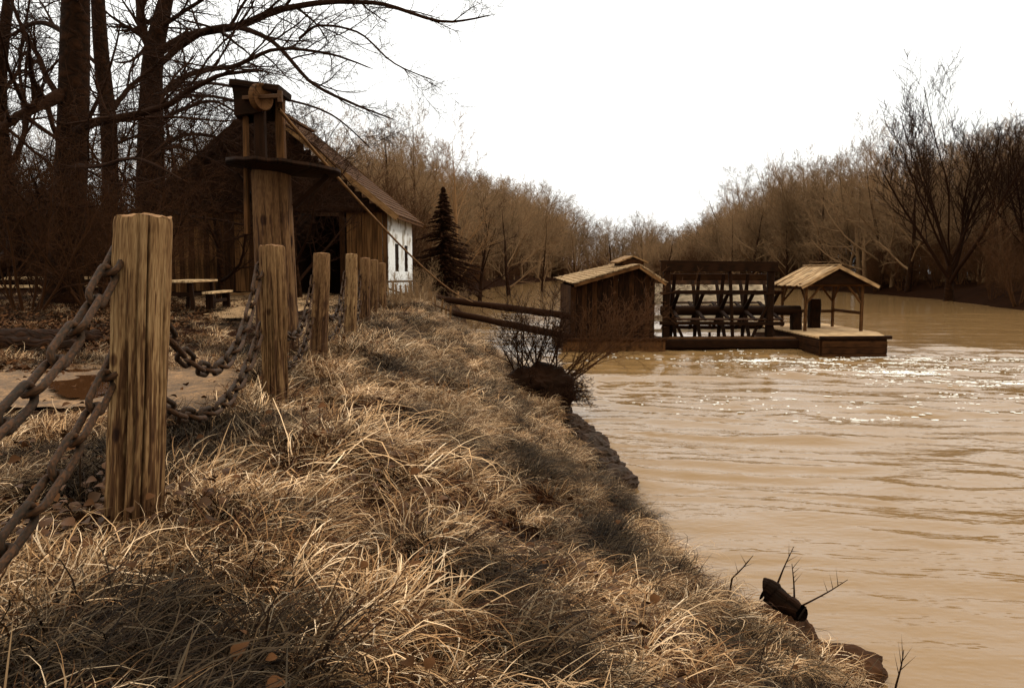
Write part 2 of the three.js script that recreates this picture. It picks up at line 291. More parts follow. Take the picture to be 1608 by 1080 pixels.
const postMat = new THREE.MeshPhysicalMaterial({ vertexColors: true, roughness: .9, specularIntensity: .25 });
// [pixel foot x, pixel foot y, pixel top x, pixel top y, depth, half width px, tone, label]
const posts = [
  [209, 840, 230, 341, 2.85, 38.5, .22, 'broad weathered post with a deep split down its front, damp dark foot'],
  [432, 640, 426, 386, 5.75, 20, .16, 'rough round post with furrowed bark standing before the pulley mast'],
  [500, 566, 506, 398, 8.6, 13, .15, 'slim knotty post with a pale worn top beside the pulley mast'],
  [550, 527, 551, 399, 11.4, 9.5, .22, 'smooth pale post before the barn plank wall'],
  [573, 512, 573, 405, 13.9, 8, .13, 'narrow brown post, fifth along the chains counting the split post as first'],
  [587, 505, 587, 408, 16.6, 6.5, .14, 'narrow brown post, sixth along the chains counting the split post as first'],
  [600, 492, 600, 413, 19.5, 6, .14, 'narrow brown post ending the row beside the picket fence'],
];
const postAt = [];
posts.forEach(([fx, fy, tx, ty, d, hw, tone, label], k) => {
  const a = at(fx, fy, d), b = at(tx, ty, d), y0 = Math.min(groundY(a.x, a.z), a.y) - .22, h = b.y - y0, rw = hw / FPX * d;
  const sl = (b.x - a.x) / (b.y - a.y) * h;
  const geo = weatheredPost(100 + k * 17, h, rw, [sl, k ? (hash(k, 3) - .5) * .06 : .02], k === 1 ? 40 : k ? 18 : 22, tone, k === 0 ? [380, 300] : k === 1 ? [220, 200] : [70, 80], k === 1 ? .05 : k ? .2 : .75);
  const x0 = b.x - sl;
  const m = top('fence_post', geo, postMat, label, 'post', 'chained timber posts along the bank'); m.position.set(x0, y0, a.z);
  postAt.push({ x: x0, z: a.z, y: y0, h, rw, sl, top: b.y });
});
const linkGeo = (seg, rad) => { const L = .135, W = .03, c = new THREE.CurvePath(); class C extends THREE.Curve { getPoint(t, o = V(0, 0, 0)) { const per = 2 * L + 2 * Math.PI * W; let s = mod(t, 1) * per; if (s < L) return o.set(s - L / 2, W, 0); s -= L; if (s < Math.PI * W) { const a = Math.PI / 2 - s / W; return o.set(L / 2 + Math.cos(a) * W, Math.sin(a) * W, 0); } s -= Math.PI * W; if (s < L) return o.set(L / 2 - s, -W, 0); s -= L; const a = -Math.PI / 2 - s / W; return o.set(-L / 2 + Math.cos(a) * W, Math.sin(a) * W, 0); } } return new THREE.TubeGeometry(new C(), seg, .0122, rad, true); };
const linkNear = linkGeo(28, 7), linkFar = linkGeo(14, 4);
const rustMap = dataTex(128, 128, (u, v) => { const a = vnoise(u * 20, v * 6, 20, 6, 90), b = vnoise(u * 50, v * 16, 50, 16, 91); const t = .35 + .6 * a * .6 + .5 * (b - .4); return [t, t * .92, t * .85]; }, true);
const chainMat = [std(.075, .8, { metalness: 0, map: rustMap, bumpMap: rustMap, bumpScale: .003 }), std(.04, .8, { metalness: 0, map: rustMap, bumpMap: rustMap, bumpScale: .003 })];
function chain(A, B, sag, label, near) {
  const o = thing('chain', label, 'chain', [A.x, A.y, A.z], 0, 'rusty chains slung between the posts'), pts = [], N = 120;
  for (let k = 0; k <= N; k++) { const t = k / N, p = A.clone().lerp(B, t); p.y -= 4 * sag * t * (1 - t); pts.push(p); }
  let s = 0, next = .08, k = 0; const pitch = .172;
  for (let i = 1; i < pts.length; i++) {
    const l = pts[i].distanceTo(pts[i - 1]);
    while (s + l >= next) {
      const p = pts[i - 1].clone().lerp(pts[i], (next - s) / l), t = pts[i].clone().sub(pts[i - 1]).normalize();
      const m = part('link', near ? linkNear : linkFar, chainMat[(k + (hash(k, 9) > .6 ? 1 : 0)) % 2], o); m.position.copy(p.sub(A));
      const q = new THREE.Quaternion().setFromUnitVectors(V(1, 0, 0), t);
      q.multiply(new THREE.Quaternion().setFromAxisAngle(V(1, 0, 0), (k % 2 ? .25 : Math.PI / 2 + .25) + (hash(k, 17) - .5) * .5)); m.quaternion.copy(q); k++; next += pitch;
    }
    s += l;
  }
}
{
  const P = (k, y, side = -1) => { const p = postAt[k], t = (y - p.y) / p.h; return V(p.x + p.sl * t + side * (p.rw * .95), y, p.z); };
  const p0 = V(-1.02, 0, .12);
  chain(V(p0.x, 3.08, p0.z), P(0, 3.10), .56, 'heavy upper chain sagging from the split post towards the open track side', true);
  chain(V(p0.x, 2.72, p0.z), P(0, 2.70), .50, 'heavy lower chain sagging from the split post down to the grass', true);
  const names = ['the split post and the bark-furrowed post', 'the bark-furrowed post and the knotty post', 'the knotty post and the smooth pale post', 'the smooth pale post and the narrow one past it'];
  for (let k = 0; k < 4; k++) {
    const hi = k === 0 ? 3.04 : 3.0, lo = k === 0 ? 2.6 : 2.55;
    chain(P(k, k ? hi : 3.08), P(k + 1, hi), .58, `upper chain hanging between ${names[k]}`, k === 0);
    chain(P(k, k ? lo : 2.66), P(k + 1, lo), .38, `lower chain hanging between ${names[k]}`, k === 0);
  }
}

// ---------------------------------------------------------------- mast with the cable pulley
let pulleyPoint;
{
  const D = 9.2, px = D / FPX, b = at(437, 560, D); const gy = groundY(b.x, b.z);
  const o = thing('pulley_mast', 'thick timber mast carrying a boarded shelf and a cable pulley under a cap board', 'mast', [b.x, gy, b.z]);
  const Y = py => at(437, py, D).y - gy, X = x => (x - 437) * px;
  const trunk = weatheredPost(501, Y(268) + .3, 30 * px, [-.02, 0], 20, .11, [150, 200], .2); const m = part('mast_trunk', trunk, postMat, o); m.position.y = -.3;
  // round tar-board shelf
  const g = new Geo(), n = 28; const sy = Y(264);
  for (const [s, up] of [[.03, 1], [-.03, -1]]) { const c = g.count; g.vert(.05, sy + s + .05 * up, 0, 0, up, 0, .5, .5); for (let k = 0; k <= n; k++) { const a = k / n * Math.PI * 2, r = 1 + .03 * (hash(k % n, 2) - .5); g.vert(.12 + Math.cos(a) * .64 * r, sy + s + .02 * hash(k % n, 4) - .05 * Math.cos(a), Math.sin(a) * .6 * r, 0, up, 0, Math.cos(a), Math.sin(a)); } for (let k = 1; k <= n; k++) up > 0 ? g.i.push(c, c + k + 1, c + k) : g.i.push(c, c + k, c + k + 1); if (up < 0) { const u0 = 1, l0 = c + 1; for (let k = 0; k < n; k++) g.i.push(u0 + k, u0 + k + 1, l0 + k, u0 + k + 1, l0 + k + 1, l0 + k); } }
  const sg = g.build(); sg.computeVertexNormals(); part('shelf', sg, M.woodBlack, o);
  part('brace', timber(V(X(468), Y(325), .02), V(X(522), Y(276), .02), .05, .06, 3), M.woodBlack, o);
  part('brace', timber(V(X(408), Y(320), .02), V(X(380), Y(274), .02), .05, .06, 4), M.woodBlack, o);
  part('side_pole', timber(V(X(398), Y(368), .1), V(X(399), Y(185), .06), .05, .06, 5), M.woodBrown, o);
  for (const [x, z, w, mt] of [[412, -.14, .1, M.woodBlack], [424, .13, .12, M.woodBlack], [444, -.14, .1, M.woodBrown]]) part('upright', timber(V(X(x), Y(266), z), V(X(x), Y(140), z), w, .1, x), mt, o);
  part('cheek_board', timber(V(X(389), Y(163), .19), V(X(428), Y(158), .19), .05, .34, 8, V(0, 1, 0)), M.woodBlack, o);
  part('cheek_board', timber(V(X(389), Y(163), -.2), V(X(448), Y(158), -.2), .05, .36, 9), M.woodBlack, o);
  part('end_board', timber(V(X(391), Y(160), -.2), V(X(391), Y(160), .2), .05, .4, 10), M.woodBlack, o);
  const cap = part('cap_board', timber(V(X(384), Y(136), 0), V(X(458), Y(146), 0), .52, .07, 11), M.woodBlack, o);
  // grooved wheel
  const prof = [[.0, -.035], [.05, -.035], [.06, -.02], [.15, -.02], [.165, -.045], [.195, -.045], [.17, 0], [.195, .045], [.165, .045], [.15, .02], [.06, .02], [.05, .035], [0, .035]].map(([x, y]) => new THREE.Vector2(x, y));
  const wheel = new THREE.LatheGeometry(prof, 32); wheel.rotateX(Math.PI / 2); const w = part('pulley_wheel', wheel, wood(.08), o); w.scale.setScalar(.78); w.position.set(X(431), Y(160), .245); w.rotation.y = 1.08;
  part('axle', timber(V(X(404), Y(161), .24), V(X(466), Y(161), .34), .045, .045, 12), M.iron, o);
  part('axle_bracket', timber(V(X(463), Y(153), .33), V(X(463), Y(170), .33), .05, .05, 13, V(1, 0, 0)), M.iron, o);
  pulleyPoint = at(447, 178, D); pulleyPoint.z += .24;
}

// ---------------------------------------------------------------- barn
{
  const L = 5.8, o = thing('barn', 'old plank barn with tiled gable roof and whitewashed river side', 'barn', [-10.1, 1.95, -33], -.05);
  const W = 4.9, HE = 3.55, HR = 7.8, OV = .55, E = 5.2;                 // half width, eave height, ridge height
  const roofY = x => HR - (HR - HE) * Math.abs(x) / E;
  // plank front: left wall, open bay, right wall
  let k = 0; const planks = [wood(.06), M.woodDark, wood(.13), wood(.1), wood(.045)];
  const plankG = [0, 1, 2].map(s => timber(V(0, 0, 0), V(0, 1, 0), .2, .035, s + 30, V(0, 0, 1)));
  for (let x = -W; x < W - .1; x += .215) {
    const bay = x > 1.05 && x < 3.1; if (bay) continue;
    const m = part('plank', plankG[k % 3], x > 3 ? planks[(k * 7 + 2) % 5 === 2 ? 3 : (k % 2 ? 3 : 2)] : planks[Math.floor(hash(k, 40) * 5)], o); m.position.set(x + .1, .22 + hash(k, 41) * .06, hash(k, 42) * .03); m.scale.set(1, 3.35, 1); k++;
  }
  part('sill_beam', timber(V(-W, .1, .02), V(1.05, .1, .02), .25, .24, 2), M.woodMid, o);
  part('sill_beam', timber(V(3.1, .1, .02), V(W, .1, .02), .25, .24, 3), M.woodDark, o);
  for (const x of [1.05, 3.1]) part('bay_post', timber(V(x, 0, .05), V(x, 3.6, .05), .2, .2, 5 + x, V(0, 0, 1)), M.woodDark, o);
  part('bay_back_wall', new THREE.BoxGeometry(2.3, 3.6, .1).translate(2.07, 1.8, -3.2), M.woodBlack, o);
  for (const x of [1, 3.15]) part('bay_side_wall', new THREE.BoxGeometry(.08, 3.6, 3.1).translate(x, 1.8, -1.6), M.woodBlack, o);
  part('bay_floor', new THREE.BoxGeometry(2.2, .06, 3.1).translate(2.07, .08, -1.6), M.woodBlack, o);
  part('lintel', timber(V(-W - .15, 3.62, .12), V(W + .1, 3.62, .12), .26, .22, 7), M.woodDark, o);
  // boarded, slightly jettied gable: overlapping boards
  for (let y = 3.72, i = 0; y < HR - .35; y += .24, i++) { const hw = E * (HR - .12 - y) / (HR - HE) - .25; if (hw < .25) break; part('gable_board', timber(V(-hw, y, .34 - .012 * (i % 2)), V(hw, y, .34 - .012 * (i % 2)), .035, .26, 50 + i), hash(i, 44) > .5 ? wood(.02) : M.woodBlack, o); }
  // whitewashed side wall with two small windows
  const side = new THREE.Shape([[0, 0], [L - .2, 0], [L - .2, 3.55], [0, 3.55]].map(p => new THREE.Vector2(...p)));
  for (const wx of [1.4, 3.6]) side.holes.push(new THREE.Path([[wx, 1.1], [wx, 2.3], [wx + .85, 2.3], [wx + .85, 1.1]].map(p => new THREE.Vector2(...p))));
  const plaster = dataTex(256, 256, (u, v) => { const a = vnoise(u * 6, v * 4, 6, 4, 120), b = vnoise(u * 28, v * 14, 28, 14, 121), c = vnoise(u * 90, v * 90, 90, 90, 122); const st = smooth(.58, .72, a * .6 + b * .4); const t = .93 - .28 * st - .1 * c; return [t, t * (1 - .06 * st), t * (1 - .14 * st)]; }, true, [.3, .3]);
  const sg = new THREE.ExtrudeGeometry(side, { depth: .3, bevelEnabled: false }); sg.rotateY(Math.PI / 2); sg.translate(W - .22, 0, -.1);
  const wm = part('white_wall', sg, std(.8, .95, { color: new THREE.Color(.9, .88, .82), map: plaster, bumpMap: plaster, bumpScale: .01 }), o);
  for (const wx of [1.4, 3.6]) { const w = part('window', new THREE.BoxGeometry(.05, 1.2, .85).translate(W - .06, 1.7, -.1 - wx - .425), std(.02, .15), o); for (const q of [-.4, 0, .4]) part('window_bar', new THREE.BoxGeometry(.05, 1.2, .07).translate(W + .02, 1.7, -.1 - wx - .425 + q), M.woodDark, w); }
  part('left_wall', new THREE.BoxGeometry(.2, 3.5, L - .4).translate(-W + .1, 1.75, -L / 2 - .1), M.woodDark, o);
  part('back_wall', new THREE.BoxGeometry(2 * W - .6, 3.5, .2).translate(0, 1.75, -L + .1), M.woodDark, o);
  // roof: overlapping courses of tile on both slopes
  const tileMat = wood(.085, { bumpScale: .02 });
  for (const s of [-1, 1]) {
    const courses = 22, g = [];
    for (let c = 0; c < courses; c++) { const f0 = c / courses, f1 = (c + 1.25) / courses; const x0 = s * (E + .25) * f0, x1 = s * (E + .25) * f1, y0 = HR - (HR - HE) * f0 * 1.048 + .03, y1 = HR - (HR - HE) * f1 * 1.048 + .075; for (let q = 0; q < 4; q++) { const za = .75 - q * (L + 1.1) / 4, zb = .75 - (q + 1) * (L + 1.1) / 4 + .005; const a = V((x0 + x1) / 2, (y0 + y1) / 2, za), b = V((x0 + x1) / 2, (y0 + y1) / 2 + (hash(c, q) - .5) * .02, zb); const sl = V(x1 - x0, y1 - y0, 0); const u = V(0, 0, 0).crossVectors(sl, V(0, 0, -1)).normalize().multiplyScalar(s); g.push(timber(a, b, sl.length(), .04, c * 7 + q + (s > 0 ? 200 : 0), u.y < 0 ? u.negate() : u)); } }
    { const n = V(s * (HR - HE), E, 0).normalize(), ye = HR - (HR - HE) * 1.04 - .04; part('roof_deck', slab(V(0, HR - .05, .65), V(0, HR - .05, -L - .25), V(s * (E + .2), ye, -L - .25), V(s * (E + .2), ye, .65), n, .06), M.woodDark, o); }
    const slope = part('roof_slope', mergeGeometries(g), tileMat, o); slope.userData.kind = 'stuff';
    part('verge_board', timber(V(s * .05, HR - .06, .8), V(s * (E + .35), HE - .33, .8), .05, .24, 90, V(0, 0, 1).cross(V(1, 0, 0))), s > 0 ? wood(.2) : M.woodDark, o);
    part('verge_board', timber(V(s * .05, HR - .06, -L - .4), V(s * (E + .35), HE - .33, -L - .4), .05, .24, 91), M.woodBrown, o);
    part('eave_board', timber(V(s * (E + .25), HE - .22, .7), V(s * (E + .25), HE - .22, -L - .3), .06, .2, 92), M.woodBrown, o);
  }
  part('ridge_cap', timber(V(0, HR + .1, .8), V(0, HR + .1, -L - .35), .34, .12, 93), M.woodBrown, o);
}
// cable from the pulley down to the gangway
{
  const a = pulleyPoint, b = at(742, 474, 30.6), g = new Geo(), pts = [], rr = [];
  for (let k = 0; k <= 30; k++) { const t = k / 30, p = a.clone().lerp(b, t); p.y -= 4 * .35 * t * (1 - t); pts.push(p); rr.push(.02); }
  g.tube(pts, rr, 8); top('hoist_cable', g.build(), M.woodMid, 'long taut cable running from the mast pulley down to the gangway', 'cable');
}

// ---------------------------------------------------------------- table, bench, rail fence, pickets, logs on the left
function trestleTable(o, w, l, h, thick, mats) {
  const n = Math.max(2, Math.round(w / .24)); for (let i = 0; i < n; i++) part('top_plank', timber(V(-w / 2 + (i + .5) * w / n, h - thick / 2, l / 2), V(-w / 2 + (i + .5) * w / n, h - thick / 2 + .01, -l / 2), w / n - .012, thick, i + 60), mats[0], o);
  for (const z of [l / 2 - .2, -l / 2 + .2]) { for (const x of [-w / 2 + .08, w / 2 - .08]) part('leg', timber(V(x * 1.08, -.05, z), V(x * .92, h - thick, z), .09, .09, 66 + x, V(0, 0, 1)), mats[1], o); part('cross_bar', timber(V(-w / 2 + .05, h * .55, z), V(w / 2 - .05, h * .55, z), .06, .1, 67), mats[1], o); }
  part('stretcher', timber(V(0, h * .5, l / 2 - .2), V(0, h * .5, -l / 2 + .2), .08, .08, 68), mats[1], o);
}
{
  let q = onY(299, 489, 2.03); let o = thing('picnic_table', 'dark trestle table with a pale plank top in the barn yard', 'table', [q.x, groundY(q.x, q.z), q.z], .05); trestleTable(o, .78, 1.9, .74, .05, [M.woodPale, M.woodBlack]);
  q = onY(343, 488, 2.03); o = thing('bench', 'low plank bench with pale seat beside the trestle table', 'bench', [q.x, groundY(q.x, q.z), q.z], .05); trestleTable(o, .26, 1.7, .46, .05, [M.woodPale, M.woodBlack]);
  const rail = thing('rail_fence', 'low two-rail timber fence behind the big trunks', 'fence', [-20, groundY(-20, -33), -33]);
  for (let k = 0; k < 4; k++) part('post', timber(V(-6 + k * 3.2, -.1, 0), V(-6 + k * 3.2, .78, 0), .14, .14, k, V(0, 0, 1)), M.woodBrown, rail);
  for (const y of [.32, .66]) part('rail', timber(V(-6.3, y, .1), V(4.2, y + .03, .1), .06, .12, y * 10), M.woodPale, rail);
  // picket fence by the barn corner
  const A = at(606, 466, 27), B = at(706, 478, 25.5), pf = thing('picket_fence', 'low uneven picket fence between the posts and the barn corner', 'fence', [A.x, groundY(A.x, A.z), A.z]); const dir = B.clone().sub(A).setY(0), n = 16;
  const pg = [0, 1, 2].map(s => timber(V(0, 0, 0), V(0, 1, 0), .07, .03, s + 140, V(0, 0, 1), .75));
  for (let k = 0; k < n; k++) { const p = dir.clone().multiplyScalar(k / (n - 1)); const m = part('picket', pg[k % 3], hash(k, 71) > .45 ? M.woodMid : M.woodPale, pf); const gx = groundY(A.x + p.x, A.z + p.z) - pf.position.y; m.position.set(p.x, gx - .08, p.z + .03); m.scale.y = .62 + .14 * hash(k, 72); m.rotation.z = (hash(k, 73) - .5) * .25; }
  for (const y of [.18, .45]) part('rail', timber(V(0, y, 0), V(dir.x, y + groundY(B.x, B.z) - pf.position.y, dir.z), .04, .06, y * 20), M.woodBrown, pf);
  const c = at(622, 446, 27.5); const pl = thing('plank_shelf', 'dark plank landing below the whitewashed wall', 'landing', [c.x, groundY(c.x, c.z), c.z]);
  for (let k = 0; k < 3; k++) part('board', timber(V(-.55, .66, -.2 + k * .2), V(.65, .68, -.2 + k * .2), .19, .06, k + 150), M.woodBlack, pl);
  for (const x of [-.45, .5]) part('leg', timber(V(x, -.05, 0), V(x, .64, 0), .1, .1, 155 + x, V(0, 0, 1)), M.woodBlack, pl);
}
function log(name, a, b, r0, r1, mat, label, seed, group) {
  const g = new Geo(), pts = [], rr = [], n = 14; for (let k = 0; k < n; k++) { const t = k / (n - 1), p = a.clone().lerp(b, t); p.y += (hash(k, seed) - .5) * r0 * .25; p.z += (hash(k, seed + 1) - .5) * r0 * .3; pts.push(p); rr.push(lerp(r0, r1, t) * (.9 + .2 * hash(k, seed + 2))); }
  g.tube(pts, rr, 12); const t = b.clone().sub(a).normalize();
  for (const [p, r, s] of [[pts[0], rr[0], -1], [pts[n - 1], rr[n - 1], 1]]) { const N = V(0, 1, 0), B = V(0, 0, 0).crossVectors(t, N).normalize(); N.crossVectors(B, t); const c = g.count; g.vert(p.x, p.y, p.z, t.x * s, t.y * s, t.z * s, .5, .5); for (let q = 0; q <= 12; q++) { const A = q / 12 * Math.PI * 2; g.vert(p.x + (N.x * Math.cos(A) + B.x * Math.sin(A)) * r, p.y + (N.y * Math.cos(A) + B.y * Math.sin(A)) * r, p.z + (N.z * Math.cos(A) + B.z * Math.sin(A)) * r, t.x * s, t.y * s, t.z * s, .5, .5); } for (let q = 1; q <= 12; q++) g.i.push(c, c + q, c + q + 1); }
  return top(name, g.build(), mat, label, 'log', group);
}
{
  const G = (px, py, y, up) => { const q = onY(px, py, y); q.y = groundY(q.x, q.z) + up; return q; };
  log('fallen_log', G(-60, 566, 2.03, .14), G(152, 536, 2.03, .1), .17, .1, M.bark, 'fallen trunk lying across the leaf litter behind the track', 301);
  log('fallen_log', G(-30, 560, 2.03, .1), G(128, 560, 2.03, .08), .12, .09, M.bark, 'short dark log on the leaf litter beside the track edge', 304);
  log('driftwood_log', at(1203, 925, 4.9), at(1259, 964, 4.75), .075, .05, std(.012, .95, { map: barkMap, bumpMap: barkBump, bumpScale: .02 }), 'charred black stub of wood sticking up over the water edge', 310);
}

// ---------------------------------------------------------------- floating mill
const Dm = 30.2, K = FPX / Dm;
const mx = (px, d) => (px - 804) / FPX * d, my = (py, d) => at(804, py, d).y;
{
  const o = thing('mill_house', 'shingled boarded mill hut with a ridge vent, floating beside the water wheel', 'mill hut', [0, 0, 0]);
  const z0 = -30.2, z1 = -36.6, xl = 2.27, xr = 5.44, yb = .5; const eL = [2.45, 2.58], ap = [4.8, 3.27], eR = [5.82, 2.62];
  const topY = x => x < ap[0] ? lerp(eL[1], ap[1], (x - eL[0]) / (ap[0] - eL[0])) : lerp(ap[1], eR[1], (x - ap[0]) / (eR[0] - ap[0]));
  let k = 0; for (let x = xl; x < xr - .05; x += .2, k++) part('wall_plank', timber(V(x + .1, yb, z0 + hash(k, 80) * .03), V(x + .1, topY(x + .1) - .1, z0), .188, .04, k + 400, V(0, 0, 1)), hash(k, 81) > .5 ? M.woodDark : M.woodBlack, o);
  k = 0; for (let z = z0 - .1; z > z1; z -= .22, k++) part('wall_plank', timber(V(xl, yb, z - .1), V(xl, 2.5, z - .1), .2, .04, k + 440, V(1, 0, 0)), hash(k, 83) > .5 ? M.woodDark : M.woodBrown, o);
  part('side_wall', new THREE.BoxGeometry(.06, 2.1, z0 - z1 - .2).translate(xr - .03, yb + 1.05, (z0 + z1) / 2), M.woodBlack, o);
  part('back_wall', new THREE.BoxGeometry(xr - xl - .2, 2.1, .06).translate((xl + xr) / 2, yb + 1.05, z1 - .05), M.woodBlack, o);
  // roof shingles in courses; the planes are the left and the right slope
  const shingle = (A, B, C, D2, rows, cols, seed, name) => { // A front ridge, B back ridge, C front eave, D back eave
    const g = []; const nrm = C.clone().sub(A).cross(B.clone().sub(A)).normalize(); if (nrm.y < 0) nrm.negate();
    for (let r = 0; r < rows; r++) for (let c = 0; c < cols; c++) {
      const f = (u, v) => A.clone().lerp(B, u).lerp(C.clone().lerp(D2, u), v); const u0 = c / cols, u1 = (c + .96) / cols, j = (hash(r, c, seed) - .5) * .3 / rows;
      const p = f((u0 + u1) / 2, r / rows), q = f((u0 + u1) / 2, (r + 1.35) / rows + j); p.addScaledVector(nrm, .015); q.addScaledVector(nrm, .05 + hash(c, r, seed) * .015);
      g.push(timberLite(p, q, A.distanceTo(B) / cols * .97, .022, nrm));
    }
    const base = part(name, slab(A, B, D2, C, nrm, .07), M.woodBrown, o); const s = part('shingles', mergeGeometries(g), wood(.55), base); s.userData.kind = 'stuff'; return base;
  };
  const zf = z0 + .38, zb = z1 - .3;
  shingle(V(ap[0], ap[1] + .03, zf), V(ap[0] + .0, ap[1] + .12, zb), V(eL[0] - .1, eL[1], zf), V(eL[0] - .4, eL[1] + .16, zb), 12, 34, 1, 'roof_slope');
  shingle(V(ap[0], ap[1] + .03, zf), V(ap[0], ap[1] + .12, zb), V(eR[0], eR[1], zf), V(eR[0], eR[1] + .05, zb), 7, 34, 2, 'roof_slope');
  part('verge_board', timber(V(ap[0], ap[1] - .05, zf + .03), V(eR[0], eR[1] - .07, zf + .03), .04, .12, 4), M.woodMid, o);
  part('verge_board', timber(V(ap[0], ap[1] - .05, zf + .03), V(eL[0] - .1, eL[1] - .07, zf + .03), .04, .12, 5), M.woodBrown, o);
  // ridge vent
  const v0 = z0 - 1.2, v1 = z0 - 3.6;
  for (const s of [-1, 1]) { part('vent_roof', slab(V(ap[0], 3.68, v0), V(ap[0], 3.72, v1), V(ap[0] + s * .62, 3.46, v1), V(ap[0] + s * .62, 3.42, v0), V(s * .35, .93, 0).normalize(), .05), wood(.3), o); part('vent_side', new THREE.BoxGeometry(.05, .42, 2.1).translate(ap[0] + s * .42, 3.28, (v0 + v1) / 2), M.woodDark, o); }
  part('vent_gable', new THREE.BoxGeometry(.8, .4, .05).translate(ap[0], 3.34, v0 - .1), M.woodDark, o);
  // hull
  part('hull', new THREE.BoxGeometry(xr - xl + .7, .75, z0 - z1 + 1.2).translate((xl + xr) / 2, .1, (z0 + z1) / 2), M.woodBrown, o);
  part('gunwale', timber(V(xl - .35, .5, z0 + .64), V(xr + .4, .5, z0 + .64), .12, .1, 6), M.woodDark, o);
}
function timberLite(a, b, w, h, up) { // 12-triangle shingle
  const t = b.clone().sub(a), L = t.length(); t.normalize(); const s = V(0, 0, 0).crossVectors(up, t).normalize(), u = V(0, 0, 0).crossVectors(t, s);
  const g = new THREE.BoxGeometry(w, h, L); g.applyMatrix4(new THREE.Matrix4().makeBasis(s, u, t).setPosition(a.clone().lerp(b, .5))); const q = hash(Math.round(a.x * 91), Math.round(a.z * 77), Math.round(a.y * 55)); const uv = g.attributes.uv; for (let i = 0; i < uv.count; i++) uv.setXY(i, uv.getX(i) * w + q, uv.getY(i) * L + q * 3); return g;
}
function slab(A, B, C, D2, n, t) { // a plate with four corners, going down by t
  const g = new Geo(), q = [A, B, C, D2], lo = q.map(p => p.clone().addScaledVector(n, -t)); const face = (a, b, c, d) => { const m = b.clone().sub(a).cross(c.clone().sub(a)).normalize(), k = g.count; for (const [i, p] of [a, b, c, d].entries()) g.vert(p.x, p.y, p.z, m.x, m.y, m.z, [0, 1, 1, 0][i], [0, 0, 1, 1][i]); g.i.push(k, k + 1, k + 2, k, k + 2, k + 3); };
  face(A, B, C, D2); face(lo[3], lo[2], lo[1], lo[0]); for (let i = 0; i < 4; i++) face(q[i], lo[i], lo[(i + 1) % 4], q[(i + 1) % 4]); return g.build();
}
{ // water wheel
  const d = 32, ay = 1.47, x0 = 6.05, x1 = 11.7, o = thing('water_wheel', 'wide dark undershot paddle wheel between the mill hut and the roofed boat', 'water wheel', [0, ay, -d]);
  const ax = new THREE.CylinderGeometry(.2, .2, x1 - x0, 12); ax.rotateZ(Math.PI / 2); ax.translate((x0 + x1) / 2, 0, 0); part('axle', ax, M.woodBlack, o);
  const n = 8, r1 = 1.5;
  for (let i = 0; i < 5; i++) { const x = 6.5 + i * .98; for (let k = 0; k < n; k++) { const a = k / n * Math.PI * 2 + .2, c = Math.cos(a), s = Math.sin(a); part('spoke', timber(V(x, c * .15, s * .15), V(x + .02, c * r1, s * r1), .1, .17, i * 9 + k, V(1, 0, 0), .7), M.woodBlack, o); } }
  for (let k = 0; k < n; k++) { const a = k / n * Math.PI * 2 + .2, c = Math.cos(a), s = Math.sin(a); part('paddle', timber(V(6.3, c * 1.38, s * 1.38), V(10.55, c * 1.38, s * 1.38), .035, .26, k + 500, V(0, c, s)), M.woodDark, o); }
}
{ // gallows frame in front of the wheel
  const d = 30.5, o = thing('wheel_frame', 'black timber frame with a deep top board standing before the paddle wheel', 'frame', [0, 0, -d]); const X = px => mx(px, d), Y = py => my(py, d);
  part('top_board', timber(V(X(1037), Y(418), 0), V(X(1220), Y(419.5), 0), .09, .36, 1), M.woodBlack, o);
  part('top_rail', timber(V(X(1036), Y(410), -.1), V(X(1221), Y(412), -.1), .3, .06, 2), M.woodBlack, o);
  for (const px of [1047, 1211]) { part('post', timber(V(X(px), .3, -.12), V(X(px), Y(415), -.12), .26, .2, px, V(0, 0, 1)), M.woodBlack, o); part('strut', timber(V(X(px) + (px < 1100 ? .7 : -.7), .4, -.12), V(X(px), Y(470), -.12), .1, .12, px + 1, V(0, 0, 1)), M.woodBlack, o); }
  for (const px of [1150]) part('upright', timber(V(X(px) + .1, .35, -.16), V(X(px - 3), Y(425), -.16), .12, .1, px, V(0, 0, 1)), M.woodBlack, o);
  part('rail', timber(V(X(1036), Y(507), .05), V(X(1232), Y(508), .05), .07, .14, 4), M.woodBlack, o);
  part('rail', timber(V(X(1036), Y(460), -.02), V(X(1214), Y(461), -.02), .05, .09, 5), M.woodBlack, o);
  part('deck_beam', timber(V(X(1034), .28, .35), V(X(1300), .3, .45), .22, .32, 6), M.woodBlack, o);
  for (let k = 0; k < 3; k++) part('deck_plank', timber(V(X(1036), .47 + k * .005, .18 - k * .22), V(X(1262), .48 + k * .005, .22 - k * .22), .2, .05, k + 20), M.woodBrown, o);
  for (const [a, b] of [[2.12, 2.58], [1.62, 2.06], [.9, 1.18], [.42, .56]]) part('added_pale_slat', timber(V(6.05, (a + b) / 2, -3.6), V(11.2, (a + b) / 2 + .01, -3.6), .04, b - a, a * 10 + 800), wood(.85), o);  // pale slats added behind the wheel to make the bright gaps between paddles
  for (const x of [6.1, 8.6, 11.1]) part('added_slat_post', timber(V(x, .1, -3.68), V(x, 2.7, -3.68), .1, .1, x, V(0, 0, 1)), M.woodBlack, o);  // posts added to carry the pale slats
  part('float', new THREE.BoxGeometry(5.8, .5, .5).translate(8.3, -.05, .1), M.woodBlack, o);
}
